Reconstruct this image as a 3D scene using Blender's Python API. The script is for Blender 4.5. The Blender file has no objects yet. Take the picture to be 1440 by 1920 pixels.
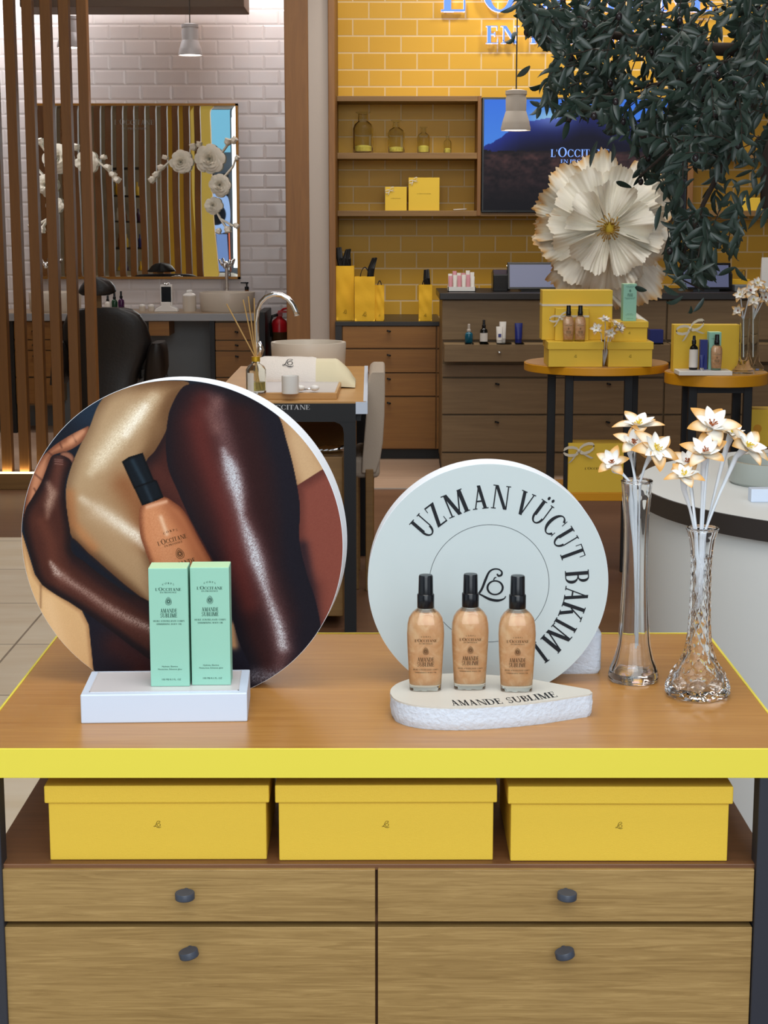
import bpy, bmesh, math, random
import numpy as np
from mathutils import Vector, Matrix
PI = math.pi
R_ = random.Random(7)
sc = bpy.context.scene
COL = sc.collection

# ------------------------------------------------------------------ camera
FPX, CAMH, TILT = 3200.0, 1.37, math.atan(553/3200)
cam = bpy.data.cameras.new('camera'); camo = bpy.data.objects.new('camera', cam); COL.objects.link(camo)
cam.sensor_fit = 'VERTICAL'; cam.sensor_height = 36.0; cam.lens = FPX*36/1920
camo.location = (0, 0, CAMH); camo.rotation_euler = (PI/2 - TILT, 0, 0)
cam.clip_start = .05; cam.clip_end = 100
sc.camera = camo

def ray(px, py):
    x = (px-720)/FPX; u = -(py-960)/FPX
    return Vector((x, math.cos(TILT)+u*math.sin(TILT), -math.sin(TILT)+u*math.cos(TILT)))
def Z(px, py, z):
    d = ray(px, py); t = (z-CAMH)/d.z
    return Vector((d.x*t, d.y*t, z))
def P(px, py, Y):
    d = ray(px, py); t = Y/d.y
    return Vector((d.x*t, Y, CAMH+d.z*t))

# ------------------------------------------------------------------ colour management, world, lights
vs = sc.view_settings
vs.view_transform = 'Standard'; vs.look = 'None'; vs.gamma = 1; vs.use_curve_mapping = False
vs.exposure = 0.0
def L(c):                       # sRGB 0-255 -> linear
    return tuple(((v/255)/12.92 if v/255 <= .04045 else ((v/255+.055)/1.055)**2.4) for v in c)
w = bpy.data.worlds.new('world'); sc.world = w; w.use_nodes = True
w.node_tree.nodes['Background'].inputs[0].default_value = (.80, .90, 1.0, 1)
w.node_tree.nodes['Background'].inputs[1].default_value = .75

def area(name, loc, target, sx, sy, power, col=(1, 1, 1), spread=180):
    l = bpy.data.lights.new(name, 'AREA'); l.shape = 'RECTANGLE'; l.size = sx; l.size_y = sy
    l.energy = power; l.color = col; l.spread = math.radians(spread)
    o = bpy.data.objects.new(name, l); COL.objects.link(o); o.location = loc
    d = Vector(target)-Vector(loc); o.rotation_euler = d.to_track_quat('-Z', 'Y').to_euler()
    return o
def spot(name, loc, target, power, ang, col=(1, 1, 1), r=.05, blend=.6):
    l = bpy.data.lights.new(name, 'SPOT'); l.energy = power; l.color = col
    l.spot_size = math.radians(ang); l.spot_blend = blend; l.shadow_soft_size = r
    o = bpy.data.objects.new(name, l); COL.objects.link(o); o.location = loc
    d = Vector(target)-Vector(loc); o.rotation_euler = d.to_track_quat('-Z', 'Y').to_euler()
    return o
COOL = (.90, .96, 1.0); WARM = (1.0, .95, .86); NEUT = (1.0, .96, .91)
area('mall_light', (0.3, -1.2, 3.0), (0, 2.1, .8), 3.2, 1.2, 66, COOL)
area('front_fill', (0.2, -2.6, 1.7), (0, 2.0, .9), 3.4, 2.2, 66, COOL)  # low area light added as frontal fill, brightens drawers and floor
area('table_light', (0.0, 1.7, 3.1), (0, 2.2, .75), 1.6, 1.0, 36, NEUT)
area('store_light_near', (0.3, 5.4, 3.15), (0.3, 5.6, 0), 2.4, 1.8, 42, NEUT)
area('store_light_far', (0.4, 8.6, 3.2), (0.4, 8.7, 0), 3.2, .8, 44, NEUT, 150)
spot('yellow_wall_washer', (0.2, 9.35, 3.22), (0.2, 10.4, 2.35), 40, 96, WARM, .12)
spot('yellow_wall_washer', (1.2, 9.35, 3.22), (1.2, 10.4, 2.35), 40, 96, WARM, .12)
spot('yellow_wall_washer', (2.2, 9.35, 3.22), (2.2, 10.4, 2.35), 34, 96, WARM, .12)
area('vanity_light', (-1.6, 10.65, 3.25), (-1.6, 11.4, 2.2), 2.4, .25, 105, (1, .97, .97))

# ------------------------------------------------------------------ materials
def newmat(name):
    m = bpy.data.materials.new(name); m.use_nodes = True
    nt = m.node_tree; return m, nt, nt.nodes['Principled BSDF']
def pm(name, c, rough=.5, metal=0, spec=.5, coat=0, trans=0, ior=1.45, emit=None, es=0, alpha=1, sheen=0, bump=0, bscale=200):
    m, nt, b = newmat(name)
    b.inputs['Base Color'].default_value = (*L(c), 1)
    b.inputs['Roughness'].default_value = rough; b.inputs['Metallic'].default_value = metal
    b.inputs['Specular IOR Level'].default_value = spec; b.inputs['Coat Weight'].default_value = coat
    b.inputs['Transmission Weight'].default_value = trans; b.inputs['IOR'].default_value = ior
    b.inputs['Sheen Weight'].default_value = sheen
    if emit: b.inputs['Emission Color'].default_value = (*L(emit), 1); b.inputs['Emission Strength'].default_value = es
    if bump:
        tc = nt.nodes.new('ShaderNodeTexCoord'); n = nt.nodes.new('ShaderNodeTexNoise'); bp = nt.nodes.new('ShaderNodeBump')
        n.inputs['Scale'].default_value = bscale; n.inputs['Detail'].default_value = 4
        nt.links.new(tc.outputs['Object'], n.inputs['Vector']); nt.links.new(n.outputs['Fac'], bp.inputs['Height'])
        bp.inputs['Strength'].default_value = bump; bp.inputs['Distance'].default_value = .002
        nt.links.new(bp.outputs['Normal'], b.inputs['Normal'])
    return m
def ramp(nt, cols):
    r = nt.nodes.new('ShaderNodeValToRGB'); e = r.color_ramp.elements
    e[0].position = cols[0][0]; e[0].color = (*L(cols[0][1]), 1)
    e[1].position = cols[-1][0]; e[1].color = (*L(cols[-1][1]), 1)
    for p, c in cols[1:-1]:
        x = e.new(p); x.color = (*L(c), 1)
    return r
def wood(name, c0, c1, scale=(3, 60, 60), rough=.42, fig=.35, coat=0, dist=1.2, spec=.5):
    """oak veneer: long fine grain plus a slow drifting figure"""
    m, nt, b = newmat(name)
    tc = nt.nodes.new('ShaderNodeTexCoord')
    mp = nt.nodes.new('ShaderNodeMapping'); mp.inputs['Scale'].default_value = scale
    n = nt.nodes.new('ShaderNodeTexNoise'); n.inputs['Scale'].default_value = 1; n.inputs['Detail'].default_value = 8
    n.inputs['Roughness'].default_value = .65; n.inputs['Distortion'].default_value = dist
    mp2 = nt.nodes.new('ShaderNodeMapping'); mp2.inputs['Scale'].default_value = tuple(s*.13 for s in scale)
    n2 = nt.nodes.new('ShaderNodeTexNoise'); n2.inputs['Scale'].default_value = 1; n2.inputs['Detail'].default_value = 3
    mx = nt.nodes.new('ShaderNodeMix'); mx.data_type = 'FLOAT'; mx.inputs[0].default_value = fig
    r = ramp(nt, [(.28, c0), (.5, tuple((a+b_)/2 for a, b_ in zip(c0, c1))), (.72, c1)])
    lk = nt.links.new
    lk(tc.outputs['Object'], mp.inputs['Vector']); lk(tc.outputs['Object'], mp2.inputs['Vector'])
    lk(mp.outputs[0], n.inputs['Vector']); lk(mp2.outputs[0], n2.inputs['Vector'])
    lk(n.outputs['Fac'], mx.inputs[2]); lk(n2.outputs['Fac'], mx.inputs[3])
    lk(mx.outputs[0], r.inputs[0]); lk(r.outputs[0], b.inputs['Base Color'])
    bp = nt.nodes.new('ShaderNodeBump'); bp.inputs['Strength'].default_value = .12; bp.inputs['Distance'].default_value = .001
    lk(n.outputs['Fac'], bp.inputs['Height']); lk(bp.outputs[0], b.inputs['Normal'])
    b.inputs['Roughness'].default_value = rough; b.inputs['Coat Weight'].default_value = coat
    b.inputs['Specular IOR Level'].default_value = spec
    return m
def tile(name, c0, c1, grout, bw, rh, x0, z0, mortar, rough, bevel=False, plane='xz', spec=.5):
    m, nt, b = newmat(name); lk = nt.links.new
    tc = nt.nodes.new('ShaderNodeTexCoord'); sp = nt.nodes.new('ShaderNodeSeparateXYZ'); cb = nt.nodes.new('ShaderNodeCombineXYZ')
    lk(tc.outputs['Object'], sp.inputs[0]); lk(sp.outputs[0], cb.inputs[0]); lk(sp.outputs[2 if plane == 'xz' else 1], cb.inputs[1])
    mp = nt.nodes.new('ShaderNodeMapping'); mp.inputs['Location'].default_value = (-x0, -z0, 0); lk(cb.outputs[0], mp.inputs[0])
    br = nt.nodes.new('ShaderNodeTexBrick')
    br.inputs['Scale'].default_value = 1; br.inputs['Brick Width'].default_value = bw; br.inputs['Row Height'].default_value = rh
    br.inputs['Mortar Size'].default_value = mortar; br.inputs['Mortar Smooth'].default_value = .1
    br.inputs['Color1'].default_value = (*L(c0), 1); br.inputs['Color2'].default_value = (*L(c1), 1); br.inputs['Mortar'].default_value = (*L(grout), 1)
    lk(mp.outputs[0], br.inputs['Vector']); lk(br.outputs['Color'], b.inputs['Base Color'])
    br2 = nt.nodes.new('ShaderNodeTexBrick')
    for k in ('Scale', 'Brick Width', 'Row Height'): br2.inputs[k].default_value = br.inputs[k].default_value
    br2.inputs['Mortar Size'].default_value = (.014 if bevel else mortar*1.6); br2.inputs['Mortar Smooth'].default_value = 1
    lk(mp.outputs[0], br2.inputs['Vector'])
    ns = nt.nodes.new('ShaderNodeTexNoise'); ns.inputs['Scale'].default_value = 6; ns.inputs['Detail'].default_value = 1
    lk(cb.outputs[0], ns.inputs['Vector'])
    ad = nt.nodes.new('ShaderNodeMath'); ad.operation = 'SUBTRACT'; lk(ns.outputs['Fac'], ad.inputs[0]); lk(br2.outputs['Fac'], ad.inputs[1])
    bp = nt.nodes.new('ShaderNodeBump'); bp.inputs['Strength'].default_value = .45 if bevel else .5; bp.inputs['Distance'].default_value = .006 if bevel else .003
    lk(ad.outputs[0], bp.inputs['Height']); lk(bp.outputs[0], b.inputs['Normal'])
    b.inputs['Roughness'].default_value = rough; b.inputs['Specular IOR Level'].default_value = spec
    return m
def vcol(name, rough=.5, emit=0, coat=0, spec=.5):
    """surface printed or painted with its own picture, held in the colour attribute 'Col'"""
    m, nt, b = newmat(name)
    a = nt.nodes.new('ShaderNodeVertexColor'); a.layer_name = 'Col'
    if emit:
        b.inputs['Base Color'].default_value = (.005, .005, .006, 1)
        nt.links.new(a.outputs[0], b.inputs['Emission Color']); b.inputs['Emission Strength'].default_value = emit
    else: nt.links.new(a.outputs[0], b.inputs['Base Color'])
    b.inputs['Roughness'].default_value = rough; b.inputs['Coat Weight'].default_value = coat; b.inputs['Specular IOR Level'].default_value = spec
    return m
def glass(name, c=(255, 255, 255), rough=0, ior=1.48):
    m, nt, b = newmat(name)
    b.inputs['Base Color'].default_value = (*L(c), 1); b.inputs['Transmission Weight'].default_value = 1
    b.inputs['Roughness'].default_value = rough; b.inputs['IOR'].default_value = ior
    return m

M = dict(
    yellow_lac=pm('yellow_lacquer', (228, 213, 72), .42),
    yellow_old=pm('warm_yellow_lacquer', (214, 148, 20), .4),
    yellow_box=pm('yellow_card', (228, 190, 60), .62, bump=.25, bscale=900),
    yellow_bag=pm('yellow_paper', (236, 184, 40), .7, bump=.4, bscale=60),
    yellow_panel=pm('yellow_panel', (232, 186, 60), .6),
    metal_dark=pm('charcoal_metal', (46, 49, 58), .45, .1),
    metal_black=pm('black_metal', (28, 29, 32), .45, .2),
    knob=pm('graphite_knob', (58, 64, 76), .42),
    black_plastic=pm('black_plastic', (12, 15, 20), .22),
    black_matte=pm('black_matte', (16, 16, 17), .6),
    black_leather=pm('black_leather', (22, 19, 18), .42, bump=.3, bscale=80),
    ink=pm('black_ink', (30, 33, 38), .6, spec=.2),
    ink_green=pm('dark_green_ink', (25, 62, 52), .6, spec=.2),
    ink_brown=pm('brown_ink', (70, 46, 22), .6, spec=.2),
    ink_olive=pm('olive_ink', (84, 70, 16), .6, spec=.2),
    grey_ink=pm('grey_lettering', (188, 190, 194), .5),
    foam=pm('white_foam', (210, 220, 234), .75, bump=.9, bscale=170),
    foam_edge=pm('white_foam_edge', (236, 242, 250), .6),
    white_block=pm('white_lacquer', (204, 217, 236), .4),
    white_matte=pm('white_matte', (232, 228, 220), .6),
    print_grey=pm('pale_grey_print', (190, 202, 204), .6, spec=.3),
    print_beige=pm('beige_grey_print', (206, 202, 192), .5),
    marble_inset=pm('silvery_glass_inset', (206, 202, 204), .32, .0),
    ceramic=pm('cream_ceramic', (206, 196, 182), .4),
    ceramic_w=pm('white_ceramic', (232, 230, 226), .18),
    mint=pm('mint_card', (146, 200, 180), .55),
    mint_top=pm('pale_mint_card', (196, 234, 190), .5),
    oil=None,
    chrome=pm('chrome', (225, 228, 232), .08, 1),
    mirror=pm('mirror_glass', (226, 228, 226), .012, 1),
    brass_frame=pm('brushed_gold_frame', (150, 104, 44), .35, .5),
    white_paper=pm('white_paper', (246, 246, 242), .75),
    cream_paper=pm('cream_paper', (250, 246, 232), .8),
    stem_paper=pm('white_wrapped_stem', (226, 234, 242), .7),
    stamen=pm('rust_stamen', (150, 78, 32), .7),
    stamen_y=pm('yellow_stamen', (214, 186, 62), .7),
    glass=glass('clear_glass', (254, 255, 255), 0, 1.42), crystal=glass('cut_crystal', (255, 255, 255), 0, 1.26),
    glass_old=glass('shelf_glass', (248, 250, 246), 0, 1.13),
    glass_warm=glass('lightly_tinted_glass', (250, 246, 236)),
    plaster=pm('pale_plaster', (176, 164, 154), .85, bump=.3, bscale=40),
    grey_panel=pm('grey_panel', (116, 122, 126), .6),
    soffit=pm('grey_soffit', (124, 110, 98), .8),
    counter_white=pm('off_white_laminate', (218, 221, 219), .5),
    counter_dark=pm('dark_counter_edge', (42, 36, 34), .45),
    desk_top=pm('black_desk_top', (40, 37, 36), .35),
    lamp_shell=pm('lamp_shell', (190, 180, 168), .55),
    lamp_white=pm('white_lamp_shell', (196, 192, 194), .45),
    lamp_glow=pm('lamp_glow', (255, 250, 240), .5, emit=(255, 250, 240), es=5),
    strip_glow=pm('strip_glow', (255, 236, 190), .5, emit=(255, 232, 180), es=4),
    cable=pm('dark_cable', (60, 52, 44), .5),
    navy=pm('navy_pack', (28, 40, 116), .35),
    teal=pm('teal_glass', (18, 84, 104), .15),
    amber=pm('amber_glass', (120, 66, 22), .12),
    green_pack=pm('green_glass', (28, 62, 42), .2),
    purple=pm('purple_glass', (62, 22, 66), .2),
    dark_glass=pm('dark_glass', (12, 12, 12), .12),
    label_white=pm('white_label', (222, 216, 208), .6),
    pink=pm('pink_tube', (216, 150, 160), .45),
    red=pm('fire_red', (176, 24, 34), .3),
    towel=pm('white_towel', (236, 228, 220), .9, sheen=.4, bump=.9, bscale=260),
    pad=pm('cream_leatherette', (224, 214, 180), .5),
    linen=pm('beige_linen', (178, 164, 148), .85, bump=.4, bscale=300),
    linen_dark=pm('taupe_linen', (112, 104, 96), .85, bump=.4, bscale=300),
    reed=pm('rattan_reed', (196, 158, 98), .7),
    liquid=pm('pale_yellow_liquid', (222, 208, 128), .1, trans=.7, ior=1.33),
    gold=pm('gold_collar', (214, 170, 44), .3, .6),
    granules=pm('pale_yellow_granules', (222, 204, 92), .8, bump=1, bscale=90),
    ribbon=pm('off_white_ribbon', (214, 204, 184), .6),
    screen=pm('monitor_screen', (60, 64, 86), .12, emit=(120, 126, 160), es=.35),
    leaf=pm('olive_leaf', (38, 56, 48), .38, spec=.6),
    leaf_pale=pm('olive_leaf_underside', (74, 96, 80), .5),
    bark=pm('olive_bark', (52, 42, 36), .85, bump=.8, bscale=60),
    olive=pm('olive_fruit', (36, 30, 34), .25),
    oak_front=wood('oak_drawer_veneer', (128, 98, 50), (182, 150, 94), (9, 210, 210), .5, .22),
    oak_top=wood('honey_oak_top', (158, 106, 46), (190, 140, 76), (5, 120, 120), .3, .3, spec=.6),
    oak_shelf=wood('brown_oak_shelf', (96, 60, 34), (134, 92, 58), (4, 60, 60), .45, .4),
    oak_wall=wood('oak_trim', (112, 72, 32), (142, 98, 48), (30, 30, 2.2), .5, .4),
    oak_slat=wood('oak_slat', (110, 68, 20), (134, 88, 34), (40, 40, 2.5), .5, .4),
    oak_h=wood('oak_horizontal', (112, 80, 38), (144, 108, 58), (2.5, 40, 40), .5, .4),
    oak_cab=wood('oak_cabinet', (122, 80, 32), (152, 106, 48), (2.2, 36, 36), .5, .4),
    oak_desk=wood('grey_oak_desk', (108, 86, 56), (138, 114, 80), (2.0, 34, 34), .5, .35),
    oak_table=wood('pale_oak_table', (176, 128, 70), (208, 162, 100), (3, 40, 40), .35, .4),
    floor_brown=wood('brown_floor', (92, 62, 44), (126, 92, 68), (1.2, 14, 6), .35, .5),
    floor_light=wood('light_floor_boards', (168, 138, 114), (206, 178, 154), (1.2, 12, 6), .35, .5),
    skirt=pm('black_plinth', (24, 24, 26), .5),
)
def oilmat():
    m, nt, b = newmat('shimmering_oil'); lk = nt.links.new
    tc = nt.nodes.new('ShaderNodeTexCoord'); n = nt.nodes.new('ShaderNodeTexNoise')
    n.inputs['Scale'].default_value = 55; n.inputs['Detail'].default_value = 5; n.inputs['Distortion'].default_value = 1.5
    r = ramp(nt, [(.3, (232, 174, 124)), (.5, (240, 192, 144)), (.7, (250, 216, 174))])
    lk(tc.outputs['Object'], n.inputs['Vector']); lk(n.outputs['Fac'], r.inputs[0]); lk(r.outputs[0], b.inputs['Base Color'])
    b.inputs['Roughness'].default_value = .35; b.inputs['Metallic'].default_value = .15
    return m
M['oil'] = oilmat()
def stone():
    m, nt, b = newmat('stone_floor'); lk = nt.links.new
    tc = nt.nodes.new('ShaderNodeTexCoord'); br = nt.nodes.new('ShaderNodeTexBrick'); br.offset = 0
    br.inputs['Scale'].default_value = 1; br.inputs['Brick Width'].default_value = .6; br.inputs['Row Height'].default_value = .6
    br.inputs['Mortar Size'].default_value = .004; br.inputs['Color1'].default_value = (*L((222, 208, 184)), 1)
    br.inputs['Color2'].default_value = (*L((214, 200, 178)), 1); br.inputs['Mortar'].default_value = (*L((140, 126, 108)), 1)
    n = nt.nodes.new('ShaderNodeTexNoise'); n.inputs['Scale'].default_value = 3; n.inputs['Detail'].default_value = 6
    mp = nt.nodes.new('ShaderNodeMapping'); mp.inputs['Scale'].default_value = (1, 4, 1)
    mx = nt.nodes.new('ShaderNodeMix'); mx.data_type = 'RGBA'; mx.blend_type = 'OVERLAY'; mx.inputs[0].default_value = .35
    lk(tc.outputs['Object'], br.inputs['Vector']); lk(tc.outputs['Object'], mp.inputs[0]); lk(mp.outputs[0], n.inputs['Vector'])
    lk(br.outputs['Color'], mx.inputs[6]); lk(n.outputs['Fac'], mx.inputs[7]); lk(mx.outputs[2], b.inputs['Base Color'])
    b.inputs['Roughness'].default_value = .4
    return m
M['stone'] = stone()

# ------------------------------------------------------------------ mesh helpers
class MB:
    def __init__(s): s.v = []; s.f = []; s.c = []
    def add(s, vs, fs, col=None):
        n = len(s.v); s.v += [tuple(v) for v in vs]; s.f += [tuple(i+n for i in f) for f in fs]
        if col is not None: s.c += (col if isinstance(col, list) else [col]*len(vs))
        return s
    def box(s, x0, y0, z0, x1, y1, z1):
        return s.add([(x0, y0, z0), (x1, y0, z0), (x1, y1, z0), (x0, y1, z0), (x0, y0, z1), (x1, y0, z1), (x1, y1, z1), (x0, y1, z1)],
                     [(0, 3, 2, 1), (4, 5, 6, 7), (0, 1, 5, 4), (1, 2, 6, 5), (2, 3, 7, 6), (3, 0, 4, 7)])
    def prism(s, poly, a, b, fn):            # poly 2-D, fn(u, v, w) -> 3-D
        n = len(poly)
        vs = [fn(u, v, a) for u, v in poly]+[fn(u, v, b) for u, v in poly]
        return s.add(vs, [tuple(range(n)), tuple(range(2*n-1, n-1, -1))]+[(i, (i+1) % n, n+(i+1) % n, n+i) for i in range(n)])
    def rings(s, rings, cap0=True, cap1=True, close=True):
        n = len(rings[0]); vs = [p for r in rings for p in r]; fs = []
        for k in range(len(rings)-1):
            for i in range(n if close else n-1):
                j = (i+1) % n; fs.append((k*n+i, k*n+j, (k+1)*n+j, (k+1)*n+i))
        if cap0: fs.append(tuple(range(n-1, -1, -1)))
        if cap1: fs.append(tuple((len(rings)-1)*n+i for i in range(n)))
        return s.add(vs, fs)
    def lathe(s, cx, cy, prof, seg=32, cap0=True, cap1=True, rot=0):
        return s.rings([[(cx+r*math.cos(2*PI*i/seg+rot), cy+r*math.sin(2*PI*i/seg+rot), z) for i in range(seg)] for r, z in prof], cap0, cap1)
    def cyl(s, cx, cy, z0, z1, r, seg=24): return s.lathe(cx, cy, [(r, z0), (r, z1)], seg)
    def sup(s, cx, cy, prof, seg=40, n=2.8, rotz=0):         # superellipse rings (z, a, b)
        rs = []
        for z, a, b in prof:
            ring = []
            for i in range(seg):
                t = 2*PI*i/seg; c, d = math.cos(t), math.sin(t)
                x = a*math.copysign(abs(c)**(2/n), c); y = b*math.copysign(abs(d)**(2/n), d)
                ring.append((cx+x*math.cos(rotz)-y*math.sin(rotz), cy+x*math.sin(rotz)+y*math.cos(rotz), z))
            rs.append(ring)
        return s.rings(rs)
    def tube(s, pts, r, seg=8):
        pts = [Vector(p) for p in pts]; rr = r if isinstance(r, (list, tuple)) else [r]*len(pts)
        rs = []; up = Vector((.13, .29, .95)).normalized()
        for i, p in enumerate(pts):
            t = (pts[min(i+1, len(pts)-1)]-pts[max(i-1, 0)]).normalized()
            a = t.cross(up)
            if a.length < 1e-3: a = t.cross(Vector((1, 0, 0)))
            a.normalize(); b = t.cross(a); up = b.cross(t) if False else up
            rs.append([p+(a*math.cos(2*PI*k/seg)+b*math.sin(2*PI*k/seg))*rr[i] for k in range(seg)])
        return s.rings(rs)
    def ball(s, c, rx, ry=None, rz=None, su=16, sv=10):
        ry = ry or rx; rz = rz or rx
        return s.lathe_e(c, rx, ry, rz, su, sv)
    def lathe_e(s, c, rx, ry, rz, su, sv):
        rs = []
        for k in range(sv+1):
            ph = -PI/2+PI*k/sv; q = max(math.cos(ph), 1e-3)
            rs.append([(c[0]+rx*q*math.cos(2*PI*i/su), c[1]+ry*q*math.sin(2*PI*i/su), c[2]+rz*math.sin(ph)) for i in range(su)])
        return s.rings(rs)
    def grid(s, fn, nu, nv, col=None):
        vs = []; cs = []
        for j in range(nv+1):
            for i in range(nu+1):
                vs.append(fn(i/nu, j/nv))
                if col: cs.append(col(i/nu, j/nv))
        w_ = nu+1
        return s.add(vs, [(j*w_+i, j*w_+i+1, (j+1)*w_+i+1, (j+1)*w_+i) for j in range(nv) for i in range(nu)], cs if col else None)

def build(name, mb, mat, parent=None, world=True, smooth=False, bevel=0, weld=True, seg=2):
    me = bpy.data.meshes.new(name)
    off = Vector((0, 0, 0))
    if parent is not None and world:
        q = parent
        while q is not None: off += q.location; q = q.parent
    me.from_pydata([(v[0]-off.x, v[1]-off.y, v[2]-off.z) for v in mb.v], [], mb.f)
    if mb.c:
        at = me.color_attributes.new('Col', 'FLOAT_COLOR', 'POINT')
        at.data.foreach_set('color', np.array([(*L(c), 1) for c in mb.c], dtype=np.float32).ravel())
    elif weld:
        bm = bmesh.new(); bm.from_mesh(me)
        bmesh.ops.remove_doubles(bm, verts=bm.verts, dist=1e-6)
        bmesh.ops.recalc_face_normals(bm, faces=bm.faces)
        bm.to_mesh(me); bm.free()
    me.materials.append(mat)
    if smooth:
        me.shade_smooth()
        if smooth is not True: me.set_sharp_from_angle(angle=math.radians(smooth))
    o = bpy.data.objects.new(name, me); COL.objects.link(o)
    if parent is not None: o.parent = parent
    if bevel:
        md = o.modifiers.new('bevel', 'BEVEL'); md.width = bevel; md.segments = seg; md.limit_method = 'ANGLE'; md.angle_limit = .6
    return o
def tag(o, label=None, cat=None, group=None, kind=None):
    if label: o['label'] = label
    if cat: o['category'] = cat
    if group: o['group'] = group
    if kind: o['kind'] = kind
    return o
def thing(name, label, cat, loc=(0, 0, 0), group=None, rotz=0):
    o = bpy.data.objects.new(name, None); COL.objects.link(o); o.location = loc; o.rotation_euler = (0, 0, rotz)
    o.empty_display_size = .02
    return tag(o, label, cat, group)
def dup(root, loc, label=None, group=None, rotz=None, scale=None):
    r = root.copy(); COL.objects.link(r); r.location = loc
    if rotz is not None: r.rotation_euler = (0, 0, rotz)
    if scale: r.scale = (scale,)*3
    if label: r['label'] = label
    if group: r['group'] = group
    def rec(src, dst):
        for ch in list(src.children):
            c = ch.copy(); COL.objects.link(c); c.parent = dst; rec(ch, c)
    rec(root, r)
    return r
def struct(name, mb, mat, **k): return tag(build(name, mb, mat, **k), kind='structure')

# ------------------------------------------------------------------ serif lettering, drawn glyph by glyph
def gR(x0, y0, x1, y1): return [[(x0, y0), (x1, y0), (x1, y1), (x0, y1)]]
def gD(xb, yb, xt, yt, w_): return [[(xb, yb), (xb+w_, yb), (xt+w_, yt), (xt, yt)]]
def gA(cx, cy, rx, ry, a0, a1, tx, ty, n=14):
    o = []
    for i in range(n):
        a = math.radians(a0+(a1-a0)*i/n); b = math.radians(a0+(a1-a0)*(i+1)/n)
        o.append([(cx+rx*math.cos(a), cy+ry*math.sin(a)), (cx+rx*math.cos(b), cy+ry*math.sin(b)),
                  (cx+(rx-tx)*math.cos(b), cy+(ry-ty)*math.sin(b)), (cx+(rx-tx)*math.cos(a), cy+(ry-ty)*math.sin(a))])
    return o
T, H_, S_ = .18, .066, .042
def ser(x0, x1, y): return gR(x0, 0, x1, S_) if y == 0 else gR(x0, 1-S_, x1, 1)
def stem(x, s0=True, s1=True, w_=T):
    g = gR(x, 0, x+w_, 1)
    if s0: g += ser(x-.07, x+w_+.07, 0)
    if s1: g += ser(x-.07, x+w_+.07, 1)
    return g
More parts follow.
